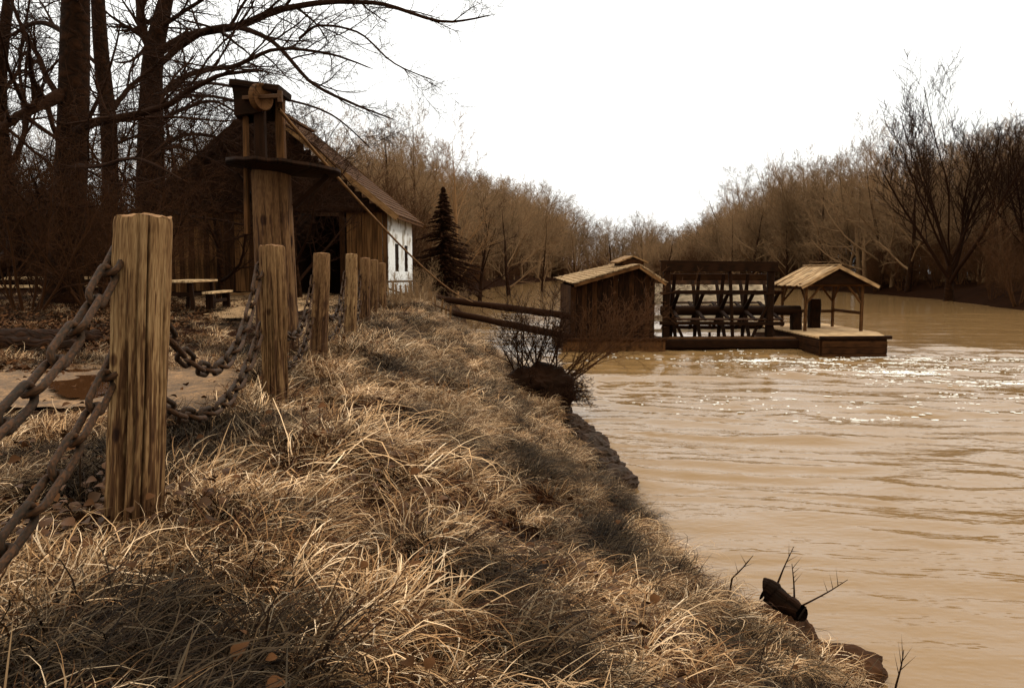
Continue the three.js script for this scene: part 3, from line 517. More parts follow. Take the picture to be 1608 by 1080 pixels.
{ // roofed boat
  const o = thing('roofed_boat', 'square bowed timber boat with a boarded gable roof on posts', 'boat', [0, 0, 0]);
  const plan = [[11.04, 28], [13.38, 28], [14.3, 30.8], [14.3, 36.2], [11.2, 36.2], [11.0, 30.6]];
  const s = new THREE.Shape(plan.map(([x, d]) => new THREE.Vector2(x, d))); const hg = new THREE.ExtrudeGeometry(s, { depth: .85, bevelEnabled: false }); hg.rotateX(-Math.PI / 2); part('hull', hg, M.woodDark, o).position.y = -.22;
  for (let k = 0; k < 3; k++) part('bow_plank', timber(V(11.06, .0 + k * .23, -27.96), V(13.37, .0 + k * .23, -27.96), .05, .215, k + 600), k % 2 ? M.woodDark : wood(.05), o);
  for (let k = 0; k < 3; k++) part('side_plank', timber(V(11.0, .0 + k * .23, -28.02), V(10.97, .0 + k * .23, -30.6), .05, .215, k + 605), M.woodDark, o);
  part('bow_rail', timber(V(10.98, .68, -27.98), V(13.52, .70, -27.98), .16, .12, 7), M.woodBlack, o);
  const hullX = d => [lerp(11.04, 11.0, clamp((d - 28) / 2.6)), lerp(13.38, 14.3, clamp((d - 28) / 2.8))];
  for (let k = 0, d = 28.15; d < 36; d += .3, k++) { const [a, b] = hullX(d); part('deck_board', timber(V(a - .03, .66, -d), V(b + .03, .66, -d), .28, .05, k + 620), hash(k, 90) > .4 ? M.woodPale : wood(.4), o); }
  const P = [[11.67, 31.3], [13.9, 31.3], [11.67, 34.0], [13.85, 34.0]];
  for (const [x, d] of P) { part('roof_post', timber(V(x, .68, -d), V(x, 2.56, -d), .11, .11, x * d, V(0, 0, 1)), M.woodBrown, o); const q = x < 12.5 ? 1 : -1; part('brace', timber(V(x, 1.75, -d), V(x + q * .6, 2.5, -d), .07, .08, x + d), M.woodBrown, o); part('brace', timber(V(x, 1.8, -d), V(x, 2.5, -d + (d < 33 ? -.6 : .6)), .07, .08, x + d), M.woodBrown, o); }
  part('tie_beam', timber(V(11.4, 2.52, -31.3), V(14.2, 2.52, -31.3), .1, .12, 9), M.woodBrown, o);
  part('tie_beam', timber(V(11.4, 2.52, -34), V(14.2, 2.52, -34), .1, .12, 10), M.woodBrown, o);
  part('rail', timber(V(11.7, 1.35, -34), V(13.85, 1.35, -34), .07, .12, 11), M.woodBrown, o); part('rail', timber(V(13.9, 1.4, -31.3), V(13.9, 1.4, -34), .07, .12, 12), M.woodBrown, o);
  part('bearing_block', timber(V(12.75, .66, -33.2), V(12.75, 1.9, -33.2), .45, .4, 13, V(0, 0, 1)), M.woodBlack, o);
  part('bearing_block', timber(V(11.55, .66, -32), V(11.55, 1.5, -32), .4, .35, 14, V(0, 0, 1)), M.woodBlack, o);
  const zf = -30.8, zb = -34.5, ap = [12.74, 3.26], eL = [11.3, 2.46], eR = [14.32, 2.48];
  for (const [e, sg] of [[eL, -1], [eR, 1]]) { const n = 11; for (let k = 0; k < n; k++) { const z = lerp(zf, zb, (k + .5) / n), nrm = V((ap[1] - e[1]) * sg, Math.abs(e[0] - ap[0]), 0).normalize(); part('roof_board', timber(V(ap[0], ap[1] + (k % 2) * .018, z), V(e[0] + (hash(k, 95) - .5) * .12, e[1] + (k % 2) * .018, z), (zf - zb) / n * 1.02, .035, k + 700, nrm), hash(k, 96 + sg) > .5 ? M.woodPale : wood(.42), o); } part('verge_board', timber(V(ap[0], ap[1] - .03, zf + .03), V(e[0], e[1] - .04, zf + .03), .04, .13, 15), wood(.38), o); }
  part('gable_panel', slab(V(ap[0], ap[1] - .08, zf - .12), V(eR[0] - .25, eR[1] + .06, zf - .12), V(12.74, 2.55, zf - .12), V(eL[0] + .25, eL[1] + .08, zf - .12), V(0, 0, 1), .04), M.woodBlack, o);
  part('ridge_board', timber(V(ap[0], ap[1] + .05, zf + .02), V(ap[0], ap[1] + .05, zb), .16, .04, 16), wood(.45), o);
}
{ // gangway beams from the bank to the mill hut
  const lab = ['upper mooring beam reaching from the bank to the mill hut', 'lower mooring beam reaching from the bank to the mill hut'];
  log('mooring_beam', at(684, 468, 31.2), at(900, 497, 30.6), .12, .14, M.twigDark, lab[0], 320).userData.category = 'beam';
  log('mooring_beam', at(700, 489, 30.2), at(900, 530, 30.0), .12, .14, M.twigDark, lab[1], 325).userData.category = 'beam';
}
console.log('objects done');

// ---------------------------------------------------------------- stones and the willow stump at the water's edge
function rockGeo(seed, sx, sy, sz) { const g = new THREE.IcosahedronGeometry(1, 7), p = g.attributes.position, col = []; for (let i = 0; i < p.count; i++) { const x = p.getX(i), y = p.getY(i), z = p.getZ(i); const n = 1 + .8 * (fbm(x * 1.1 + seed, y * 1.1 + z * 1.7 + seed, 3, seed) - .5) + .22 * (vnoise(x * 6 + z * 3, y * 6, 0, 0, seed) - .5) + .1 * (vnoise(x * 15 + z * 9, y * 15 - z * 4, 0, 0, seed + 2) - .5); p.setXYZ(i, x * n * sx, y * n * sy, z * n * sz); const c = .35 + 1.3 * fbm(x * 3 + seed, y * 3 + z * 2.3, 4, seed + 3) ** 1.5; col.push(c, c, c); } g.setAttribute('color', new THREE.Float32BufferAttribute(col, 3)); g.deleteAttribute('uv'); g.computeVertexNormals(); return g; }
{
  const line = [[884, 640], [893, 650], [902, 655], [910, 665], [917, 673], [926, 680], [934, 690], [941, 697], [948, 707], [955, 716], [962, 726], [968, 737], [974, 748]];
  line.forEach(([px, py], k) => { const q = onY(px - 4, py + 4, .1), s = (.13 + .07 * hash(k, 210)) * (q.z < -9 ? 1.1 : 1); const m = top('bank_stone', rockGeo(900 + k, s * 1.2, s * .9, s * 1.3), M.stoneDark, 'small dark wet stone in the row along the waterline below the stump', 'stone', 'dark stones along the waterline'); m.position.set(q.x, .06, q.z); m.rotation.y = k; });
  for (const [px, py, y, s, lab] of [[1226, 998, .25, [.28, .2, .3], 'big rounded mossy boulder under the charred stub'], [1325, 1052, .1, [.34, .15, .24], 'flat dark slab of rock at the bank foot']]) { const q = onY(px, py, y); const m = top('boulder', rockGeo(px, ...s), M.stone, lab, 'boulder'); m.position.copy(q); }
}
// ---------------------------------------------------------------- woody plants
const up = V(0, 1, 0), tA = V(0, 0, 0), tB = V(0, 0, 0);
function grow(G, rnd, p, dir, len, r, lv, o) {
  const n = o.seg[lv], pts = [p.clone()], dirs = [dir.clone()], rr = [r]; const d = dir.clone(), q = p.clone(); const end = lv === o.levels ? o.tip ?? .25 : lv === 0 && !o.taper ? .06 : o.taper ?? .3;
  for (let k = 1; k <= n; k++) { const w = o.wander[lv]; d.x += (rnd() - .5) * w; d.y += (rnd() - .5) * w + o.trop[lv] / n; d.z += (rnd() - .5) * w; d.normalize(); q.addScaledVector(d, len / n); pts.push(q.clone()); dirs.push(d.clone()); rr.push(r * lerp(1, end, k / n)); }
  const g = lv === 0 && G.trunk ? G.trunk : G.crown;
  if (lv >= o.coneFrom && n <= 2) { if (n === 1) g.cone(pts[0], pts[1], r); else { g.tube(pts.slice(0, 2), rr, 3); g.cone(pts[1], pts[2], rr[1]); } } else g.tube(pts, rr, o.sides[lv], lv === o.levels);
  if (lv >= o.levels) return;
  const m = Math.round(o.n[lv] * (.8 + .4 * rnd())); let phi = rnd() * 6.28;
  for (let k = 0; k < m; k++) {
    const t = clamp(lerp(o.t0[lv], 1, (k + rnd()) / m), 0, .995), f = t * n, i = Math.floor(f), a = f - i; const P = pts[i].clone().lerp(pts[i + 1], a), T = dirs[i + 1];
    phi += 2.4 + (rnd() - .5); tA.set(1, 0, 0); if (Math.abs(T.x) > .8) tA.set(0, 0, 1); tA.cross(T).normalize(); tB.crossVectors(T, tA);
    const ang = o.ang[lv] * (.7 + .6 * rnd()), c = Math.cos(phi) * Math.sin(ang), s = Math.sin(phi) * Math.sin(ang);
    const D = T.clone().multiplyScalar(Math.cos(ang)).addScaledVector(tA, c).addScaledVector(tB, s).normalize();
    if (o.flat) { D.y *= o.flat; D.normalize(); }
    const pr = rr[i] + (rr[i + 1] - rr[i]) * a, L = len * o.ratio[lv] * lerp(1, o.endRatio?.[lv] ?? .45, (t - o.t0[lv]) / (1 - o.t0[lv] + 1e-6)) * (.7 + .6 * rnd());
    grow(G, rnd, P, D, L, Math.max(o.rMin, Math.min(pr * .7, pr * o.rr[lv])), lv + 1, o);
  }
}
const treeStyles = {
  broad: { levels: 4, seg: [6, 6, 4, 2, 1], sides: [7, 5, 4, 3, 3], wander: [.2, .32, .45, .5, .5], trop: [.1, .22, .2, .12, .05], n: [13, 8, 7, 7], t0: [.1, .2, .15, .1], ang: [.95, .75, .75, .8], ratio: [.66, .5, .5, .5], rr: [.5, .5, .5, .5], rMin: .009, coneFrom: 3, endRatio: [.3, .5, .5, .6] },
  slim: { levels: 4, seg: [8, 5, 4, 2, 1], sides: [7, 5, 4, 3, 3], wander: [.1, .2, .3, .4, .4], trop: [.2, .5, .4, .2, .1], n: [18, 7, 6, 5], t0: [.1, .2, .15, .1], ang: [.7, .65, .7, .7], ratio: [.4, .5, .5, .55], rr: [.42, .5, .5, .5], rMin: .011, coneFrom: 3, endRatio: [.4, .5, .5, .6] },
  willow: { levels: 4, seg: [3, 8, 5, 3, 1], sides: [9, 7, 5, 3, 3], wander: [.1, .22, .35, .45, .4], trop: [.2, .5, .55, .4, .2], n: [10, 14, 11, 8], t0: [.35, .25, .15, .1], ang: [.5, .55, .6, .6], ratio: [3.2, .42, .45, .45], rr: [.55, .45, .5, .5], rMin: .015, coneFrom: 3, endRatio: [.9, .5, .5, .6], taper: .3 },
  shrub: { levels: 3, seg: [5, 4, 3, 1], sides: [5, 4, 3, 3], wander: [.3, .4, .5, .4], trop: [.3, .3, .2, .1], n: [8, 6, 5], t0: [.12, .15, .1], ang: [.6, .7, .7], ratio: [.5, .5, .5], rr: [.55, .55, .55], rMin: .006, coneFrom: 2, endRatio: [.6, .6, .6] },
};
function makeTree(style, seed, h, r) { const G = { trunk: new Geo(), crown: new Geo() }; grow(G, mulberry(seed), V(0, 0, 0), V((hash(seed, 1) - .5) * .15, 1, (hash(seed, 2) - .5) * .15).normalize(), style === treeStyles.willow ? h * .28 : h, r, 0, style); return { trunk: G.trunk.build(), crown: G.crown.build() }; }
function makeShrub(seed, h, stems, spread = .8, style = treeStyles.shrub, r = .025) { const g = new Geo(), rnd = mulberry(seed), G = { crown: g }; for (let k = 0; k < stems; k++) { const a = k / stems * 6.28 + rnd(), s = spread * Math.sqrt(rnd()); grow(G, rnd, V(Math.cos(a) * .12 * h * rnd(), -.05, Math.sin(a) * .12 * h * rnd()), V(Math.cos(a) * s, 1, Math.sin(a) * s).normalize(), h * (.6 + .5 * rnd()), r * (.6 + .6 * rnd()), 0, style); } return g.build(); }
const protos = { broad: [1, 2, 3].map(s => makeTree(treeStyles.broad, 40 + s, 11, .28)), slim: [1, 2, 3].map(s => makeTree(treeStyles.slim, 60 + s, 13, .2)), willow: [1, 2].map(s => makeTree(treeStyles.willow, 80 + s, 14, .42)) };
const shrubs = [1, 2, 3].map(s => makeShrub(90 + s, 3, 9, .8));
console.log('protos', Object.values(protos).flat().map(t => Math.round((t.trunk.index.count + t.crown.index.count) / 3)).join(' '), shrubs.map(s => s.index.count / 3).join(' '));
const barkTree = std(.03, .95, { map: barkMap, bumpMap: barkBump, bumpScale: .03 });
function plantTree(proto, name, label, x, z, h, baseH, turn, mats, group) { const s = h / baseH, o = thing(name, label, 'tree', [x, groundY(x, z) - .1, z], turn, group); o.scale.setScalar(s); part('trunk', proto.trunk, mats[0], o); part('crown', proto.crown, mats[1], o); return o; }
function mass(name, label, geo, mat, items, tilt = 0) { const m = shade(new THREE.InstancedMesh(geo, mat, items.length)), e = new THREE.Object3D(); items.forEach(([x, y, z, s, t, sy, tone], k) => { e.position.set(x, y, z); const tl = tilt ? tilt : 0; e.rotation.set((hash(k, 31) - .5) * tl, t, (hash(k, 32) - .5) * tl); e.scale.set(s, s * (sy ?? 1), s); e.updateMatrix(); m.setMatrixAt(k, e.matrix); if (tone !== undefined) m.setColorAt(k, new THREE.Color(tone, tone, tone)); }); m.name = numbered(name); scene.add(m); return tag(m, label, null, null, 'stuff'); }
const whole = p => mergeGeometries([p.trunk, p.crown]);
const wholes = { broad: protos.broad.map(whole), slim: protos.slim.map(whole), willow: protos.willow.map(whole) };
const baseOf = { broad: 15, slim: 15, willow: 16 };
{ // measure true heights
  for (const k in wholes) { let m = 0; for (const g of wholes[k]) { g.computeBoundingBox(); m += g.boundingBox.max.y / wholes[k].length; } baseOf[k] = m; }
}
// far woods on both banks (one mass each kind), front-row trees as individuals
{
  const rnd = mulberry(500), lists = {}; let dark = false; const add = (kind, i, x, z, h) => { (lists[(dark ? 'D' : '') + kind + i] ??= []).push([x, groundY(x, z) - .2, z, h / baseOf[kind], rnd() * 6.28, .9 + rnd() * .25, .45 + 1.0 * rnd()]); };
  const top_ = T => px => interp(T, px); // skyline of the photograph, pixel rows by pixel column
  const skyL = top_([[-400, 60], [520, 205], [640, 215], [700, 245], [760, 275], [850, 292], [900, 318], [1000, 335], [1090, 360], [1100, 362]]), skyR = top_([[1060, 372], [1120, 325], [1180, 262], [1250, 235], [1320, 215], [1380, 200], [1450, 205], [1608, 170], [2000, 110]]);
  const hAt = (x, z, sky) => { const px = 804 + x / -z * FPX, row = sky(px); return at(804, row, -z).y - 1.2; };
  const kinds = ['broad', 'slim', 'willow'];
  for (let k = 0; k < 220; k++) { const d = 70 + 250 * rnd() ** 1.1, x = waterX(d) - 2 - rnd() ** 1.5 * 40; const h = hAt(x, -d, skyL) * (.72 + .28 * rnd()); if (h < 3 || h > 30) continue; const kd = kinds[Math.floor(Math.max(0, rnd() * 4.2 - 1.8))]; add(kd, Math.floor(rnd() * protos[kd].length), x, -d, h); }
  for (let k = 0; k < 300; k++) { const d = 90 + 210 * rnd() ** 1.1, x = rightX(d) + 2 + rnd() ** 1.4 * 55; const h = hAt(x, -d, skyR) * (.6 + .42 * rnd()); if (h < 3 || h > 30) continue; const kd = kinds[Math.floor(Math.max(0, rnd() * 4.2 - 1.4))]; add(kd, Math.floor(rnd() * protos[kd].length), x, -d, h); }
  for (let k = 0; k < 150; k++) { const d = 290 + 70 * rnd(), px = 740 + 400 * (k / 150), x = (px - 804) / FPX * d; if (d < 315 && x > waterX(d) && x < rightX(d)) continue; const h = hAt(x, -d, px < 1075 ? skyL : skyR) * (.7 + .3 * rnd()); const kd = rnd() < .6 ? 'broad' : 'slim'; add(kd, Math.floor(rnd() * 3), x, -d, h); }
  // the dark wood behind the left trunks and the barn
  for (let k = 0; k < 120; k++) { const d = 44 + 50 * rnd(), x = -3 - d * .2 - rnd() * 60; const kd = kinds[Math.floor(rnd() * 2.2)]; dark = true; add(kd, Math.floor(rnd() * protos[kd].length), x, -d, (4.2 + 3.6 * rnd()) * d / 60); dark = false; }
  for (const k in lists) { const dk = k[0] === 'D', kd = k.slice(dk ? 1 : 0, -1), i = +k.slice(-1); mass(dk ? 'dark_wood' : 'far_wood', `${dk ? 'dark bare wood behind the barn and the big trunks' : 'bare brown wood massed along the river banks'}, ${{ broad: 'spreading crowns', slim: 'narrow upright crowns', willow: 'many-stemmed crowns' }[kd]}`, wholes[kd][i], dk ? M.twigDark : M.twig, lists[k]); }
  const sh = [[], [], []], ld = [[], [], []]; const addS = (x, z, s) => sh[Math.floor(rnd() * 3)].push([x, groundY(x, z) - .1, z, s, rnd() * 6.28, .8 + .5 * rnd(), .6 + .6 * rnd()]);
  for (let k = 0; k < 260; k++) { const d = 60 + 260 * rnd(), x = rightX(d) + .5 + rnd() * 14; addS(x, -d, 1 + rnd() * 1.3); }
  for (let k = 0; k < 200; k++) { const d = 38 + 240 * rnd() ** 1.3, x = waterX(d) - 1.2 - rnd() * 10; const px = 804 + x / d * FPX; if (d < 62 && px > 600 && px < 775) continue; addS(x, -d, .8 + rnd() * 1.2); }
  for (let k = 0; k < 420; k++) { const d = 43 + 26 * rnd(), x = -9 - rnd() * 50; ld[k % 3].push([x, groundY(x, -d) - .1, -d, .9 + rnd() * 1.3, rnd() * 6.28, .8 + .5 * rnd(), .6 + .8 * rnd()]); }
  ld.forEach((l, i) => mass('undergrowth', 'dark tangled undergrowth behind the big trunks and the barn', shrubs[i], M.twigDark, l));  // same shrubs as the other undergrowth, shade put into a near-black colour
  for (let k = 0; k < 220; k++) { const d = 300 + 25 * rnd(), px = 770 + 340 * rnd(); addS((px - 804) / FPX * d, -d, 1.5 + rnd() * 1.5); }
  sh.forEach((l, i) => mass('undergrowth', 'tangled bare undergrowth at the foot of the woods', shrubs[i], std(.06, .95), l));
}
// individual trees
{
  const set = (kind, i, px, d, topRow, label, name, mats, group) => { const x = (px - 804) / FPX * d, h = at(804, topRow, d).y - 1; return plantTree(protos[kind][i], name, label, x, -d, h, baseOf[kind], hash(px, d) * 6.28, mats, group); };
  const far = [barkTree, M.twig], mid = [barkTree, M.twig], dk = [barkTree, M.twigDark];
  set('willow', 0, 1490, 84, 62, 'tall many-stemmed bare willow rising above the opposite bank', 'willow_tree', dk);
  set('willow', 1, 1612, 80, 130, 'dark bare willow beside the tall many-stemmed one on the opposite bank', 'willow_tree', dk);
  const R = [['slim', 0, 1345, 125, 235], ['broad', 1, 1290, 135, 250], ['slim', 1, 1235, 150, 262], ['broad', 2, 1185, 165, 285], ['slim', 2, 1150, 185, 310], ['broad', 0, 1385, 112, 228], ['broad', 1, 1425, 102, 225], ['slim', 2, 1560, 96, 190]];
  for (const [k, i, px, d, t] of R) set(k, i, px, d, t, 'bare brown tree standing in the front row of the opposite bank', 'bare_tree', mid, 'trees lining the opposite bank');
  const L = [['broad', 0, 560, 62, 175], ['broad', 2, 610, 70, 185], ['slim', 1, 650, 74, 170], ['broad', 1, 800, 105, 272], ['slim', 0, 850, 125, 292], ['slim', 2, 905, 150, 315], ['broad', 0, 960, 170, 328], ['slim', 1, 1010, 210, 342], ['broad', 2, 1050, 230, 348]];
  for (const [k, i, px, d, t] of L) set(k, i, px, d, t, 'bare brown tree in the row beyond the barn, down the river bend', 'bare_tree', mid, 'trees beyond the barn');
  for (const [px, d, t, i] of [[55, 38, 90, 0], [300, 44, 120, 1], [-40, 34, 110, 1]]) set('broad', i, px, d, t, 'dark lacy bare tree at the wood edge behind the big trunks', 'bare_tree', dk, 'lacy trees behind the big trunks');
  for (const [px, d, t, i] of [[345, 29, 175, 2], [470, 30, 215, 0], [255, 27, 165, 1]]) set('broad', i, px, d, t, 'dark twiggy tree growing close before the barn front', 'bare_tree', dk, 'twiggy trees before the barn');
  set('broad', 1, 752, 78, 268, 'round crowned bare tree right behind the dark fir', 'bare_tree', dk);
  { const o = set('slim', 0, 718, 66, 160, 'tall pale thin tree with few upright branches beyond the barn', 'bare_tree', [std(.2), M.twigPale]); }
}
// dark fir beyond the barn
{
  const d = 43, b = at(697, 440, d), h = at(697, 292, d).y - groundY(b.x, b.z), rnd = mulberry(33), o = thing('fir_tree', 'dark dense fir standing between the barn and the river', 'tree', [b.x, groundY(b.x, b.z) - .1, b.z]);
  const t = new Geo(), c = new Geo(); t.tube([V(0, 0, 0), V(0, h * .5, 0), V(0, h, 0)], [.14, .08, .01], 6);
  for (let y0 = .25; y0 < h - .1; y0 += .12) { const n = 10; for (let k = 0; k < n; k++) { const a = rnd() * 6.28, y = Math.min(h - .05, y0 + rnd() * .5), L = ((1 - Math.pow(y / h, 1.8)) * 2.2 + .03) * (.55 + .6 * rnd()) * (.8 + .4 * Math.sin(a * 2 + y)), A = V(0, y, 0), B = V(Math.cos(a) * L, y - L * .28 + rnd() * .1, Math.sin(a) * L); c.tube([A, B], [.02, .006], 3); for (let q = 0; q < 20; q++) { const f = .12 + .88 * rnd(), P = A.clone().lerp(B, f), S = (.22 + .2 * rnd()) * (1.1 - f * .5) * Math.min(1, .25 + L); const e = V(Math.cos(a + (rnd() - .5) * 2.2) * S, -S * (.2 + .4 * rnd()), Math.sin(a + (rnd() - .5) * 2.2) * S).add(P); c.cone(P, e, .04); } } }
  part('trunk', t.build(), barkTree, o); part('crown', c.build(), std(.018, .95), o);
}
// large trees on the left, grown from traced limbs
const limbStyle = { levels: 3, seg: [1, 6, 4, 2], sides: [8, 5, 4, 3], wander: [.2, .35, .45, .5], trop: [.2, .12, .05, -.1], n: [1, 9, 8], t0: [.1, .12, .1], ang: [.8, .8, .8], ratio: [.4, .5, .5], rr: [.5, .5, .5], rMin: .006, coneFrom: 3, endRatio: [.6, .6, .6], taper: .3 };
function limb(G, rnd, pts, rads, nSide, sideLen, style = limbStyle) {
  const curve = new THREE.CatmullRomCurve3(pts), n = pts.length * 4, P = curve.getPoints(n), rr = P.map((_, k) => { const f = k / n * (rads.length - 1), i = Math.min(rads.length - 2, Math.floor(f)); return lerp(rads[i], rads[i + 1], f - i); });
  for (let k = 1; k < P.length; k++) { const j = rr[k] * .35; P[k].x += (rnd() - .5) * j; P[k].y += (rnd() - .5) * j; P[k].z += (rnd() - .5) * j; }
  G.crown.tube(P, rr, 8, true);
  for (let k = 0; k < nSide; k++) { const f = .12 + .88 * (k + rnd()) / nSide, i = Math.min(n - 1, Math.floor(f * n)), T = P[i + 1].clone().sub(P[i]).normalize(); const a = rnd() * 6.28; const D = V(Math.cos(a), Math.sin(a) * .8 + .1, Math.sin(a * 1.7 + 1)).normalize().addScaledVector(T, .7).normalize(); grow(G, rnd, P[i], D, sideLen * (.5 + .8 * rnd()) * lerp(1, .6, f), Math.max(.008, rr[i] * .5), 1, style); }
}
function tracedTree(name, label, base, trunkPx, trunkR, d, limbs, seed, sideN, sideLen, group) {
  const rnd = mulberry(seed), b = onY(base[0], base[1], 2.05), D = d ?? -b.z, o = thing(name, label, 'tree', [b.x, groundY(b.x, b.z) - .15, -D], 0, group), org = o.position.clone();
  const G = { trunk: new Geo(), crown: new Geo() }, loc = (px, py, dz = 0) => at(px, py, D + dz).sub(org);
  const tp = trunkPx.map(([x, y, dz]) => loc(x, y, dz)); tp[0].y = 0; tp[0].x = 0; const c = new THREE.CatmullRomCurve3(tp), n = tp.length * 5, P = c.getPoints(n), rr = P.map((_, k) => { const f = k / n * (trunkR.length - 1), i = Math.min(trunkR.length - 2, Math.floor(f)); return lerp(trunkR[i], trunkR[i + 1], f - i) * D / FPX; });
  G.trunk.tube(P, rr, 16);
  for (const [pts, r0, r1] of limbs) limb(G, rnd, pts.map(([x, y, dz]) => loc(x, y, dz ?? 0)), [r0 * .8 * D / FPX, r1 * .7 * D / FPX], sideN, sideLen);
  part('trunk', G.trunk.build(), M.bark, o); part('crown', G.crown.build(), M.twigDark, o); return o;
}
{
  const grp = 'big bare trees beside the track';
  tracedTree('bare_tree', 'massive dark straight trunk with heavy low limbs beside the track', [97, 480], [[97, 482], [103, 400], [112, 250], [117, 60], [120, -120]], [33, 24, 23, 21, 17], null,
    [[[[110, 145, 0], [60, 165, -1], [10, 195, -2], [-60, 250, -3]], 14, 4], [[[112, 320, 0], [60, 330, -2], [10, 350, -3], [-40, 395, -4]], 6, 2], [[[112, 210, 0], [160, 190, -2], [250, 170, -3], [340, 120, -4], [420, 110, -5]], 9, 2], [[[115, 60, 0], [60, 35, 1], [0, 60, 2], [-60, 50, 2]], 6, 2], [[[116, 20, 0], [160, -30, 0], [230, -60, -1]], 8, 3], [[[108, 260, 0], [160, 260, -3], [220, 250, -5], [300, 290, -6]], 5, 1.5]], 701, 13, 3.4, grp);
  tracedTree('bare_tree', 'slender leaning trunk right beside the massive straight one', [168, 470], [[165, 472], [172, 350], [170, 200], [158, 80], [150, -60]], [14, 12, 12, 11, 9], null,
    [[[[170, 180, 0], [210, 130, 1], [255, 95, 1], [300, 40, 2]], 6, 1.5], [[[170, 230, 0], [210, 215, -1], [260, 210, -2]], 4, 1.2], [[[160, 110, 0], [110, 60, 1], [60, 20, 2]], 4, 1.2], [[[171, 300, 0], [215, 280, -2], [265, 300, -4]], 4, 1.2]], 702, 11, 3.0, grp);
  tracedTree('bare_tree', 'forked dark tree whose long limbs arch over the mast towards the river', [228, 462], [[232, 464], [232, 330], [236, 200], [240, 90], [262, -10], [275, -80]], [22, 19, 18, 15, 10, 8], null,
    [[[[236, 180, 0], [300, 150, -5], [400, 170, -8], [500, 235, -9], [560, 300, -9]], 3, .8], [[[237, 150, 0], [320, 130, -6], [420, 150, -9], [520, 180, -10], [590, 240, -10]], 3, .8], [[[238, 85, 0], [300, 55, -1], [380, 38, -3], [440, 15, -4], [520, 3, -5], [600, 6, -6], [700, 34, -7], [780, 22, -7]], 9, 1], [[[238, 110, 0], [330, 45, -2], [420, 60, -4], [490, 130, -5], [560, 165, -6], [625, 190, -6]], 6, 1], [[[236, 160, 0], [300, 115, -2], [370, 103, -4], [430, 78, -5], [520, 85, -6], [590, 110, -6]], 6, 1], [[[238, 80, 0], [222, 40, 0], [214, -40, 1]], 9, 7], [[[235, 200, 0], [290, 170, -3], [340, 160, -5], [390, 190, -6]], 5, 1], [[[234, 260, 0], [270, 230, -4], [330, 250, -6], [400, 290, -8]], 4, 1], [[[233, 310, 0], [280, 335, -4], [340, 345, -7], [405, 355, -8], [430, 350, -8]], 3, .8], [[[235, 240, 0], [300, 210, -3], [380, 230, -4], [470, 290, -5], [530, 320, -5]], 4, 1], [[[240, 50, 0], [300, 10, -1], [360, -25, -2]], 5, 1.5], [[[470, 60, -5], [500, 40, -6], [560, 50, -6], [620, 100, -7], [690, 130, -7]], 2.5, .8]], 703, 15, 2.8, grp);
  tracedTree('bare_tree', 'gnarled dark trunk with a stubby base at the wood edge', [22, 465], [[24, 466], [22, 400], [14, 330], [4, 250], [0, 120], [20, -60]], [22, 15, 13, 12, 9, 7], 25.5,
    [[[[8, 280, 0], [40, 200, 0], [30, 100, 1], [50, -20, 1]], 6, 2], [[[0, 150, 0], [35, 110, 0], [60, 160, -1]], 4, 1], [[[14, 340, 0], [60, 315, -1], [110, 325, -2]], 5, 1.5]], 704, 12, 3.2, grp);
  // hanging thicket in front of the barn and under the big trees
  const st = { ...treeStyles.shrub, levels: 3, n: [9, 7, 5], trop: [.2, -.1, -.3, -.2], ratio: [.55, .5, .5], rMin: .006, wander: [.35, .5, .55, .5] };
  const th = [[1, 150, 20, 4.4], [2, 215, 23, 4.3], [1, 40, 19, 4.2], [3, 195, 26, 5], [3, 90, 27, 5]]; const gs = [1, 2, 3].map(s => makeShrub(640 + s, 5, 8, .75, st, .05));
  const thicketMat = std(.035, .95);
  console.log('thicket', gs.map(g => g.index.count / 3).join(' '));
  th.forEach(([i, px, d, h], k) => { const x = (px - 804) / FPX * d, m = top('thicket_bush', gs[i - 1], thicketMat, 'tall tangled bare bush with drooping twigs in front of the barn', 'bush', 'tangled bushes before the barn'); m.position.set(x, groundY(x, -d) - .1, -d); m.scale.setScalar(h / 5.2); m.rotation.y = k * 1.7; });
}
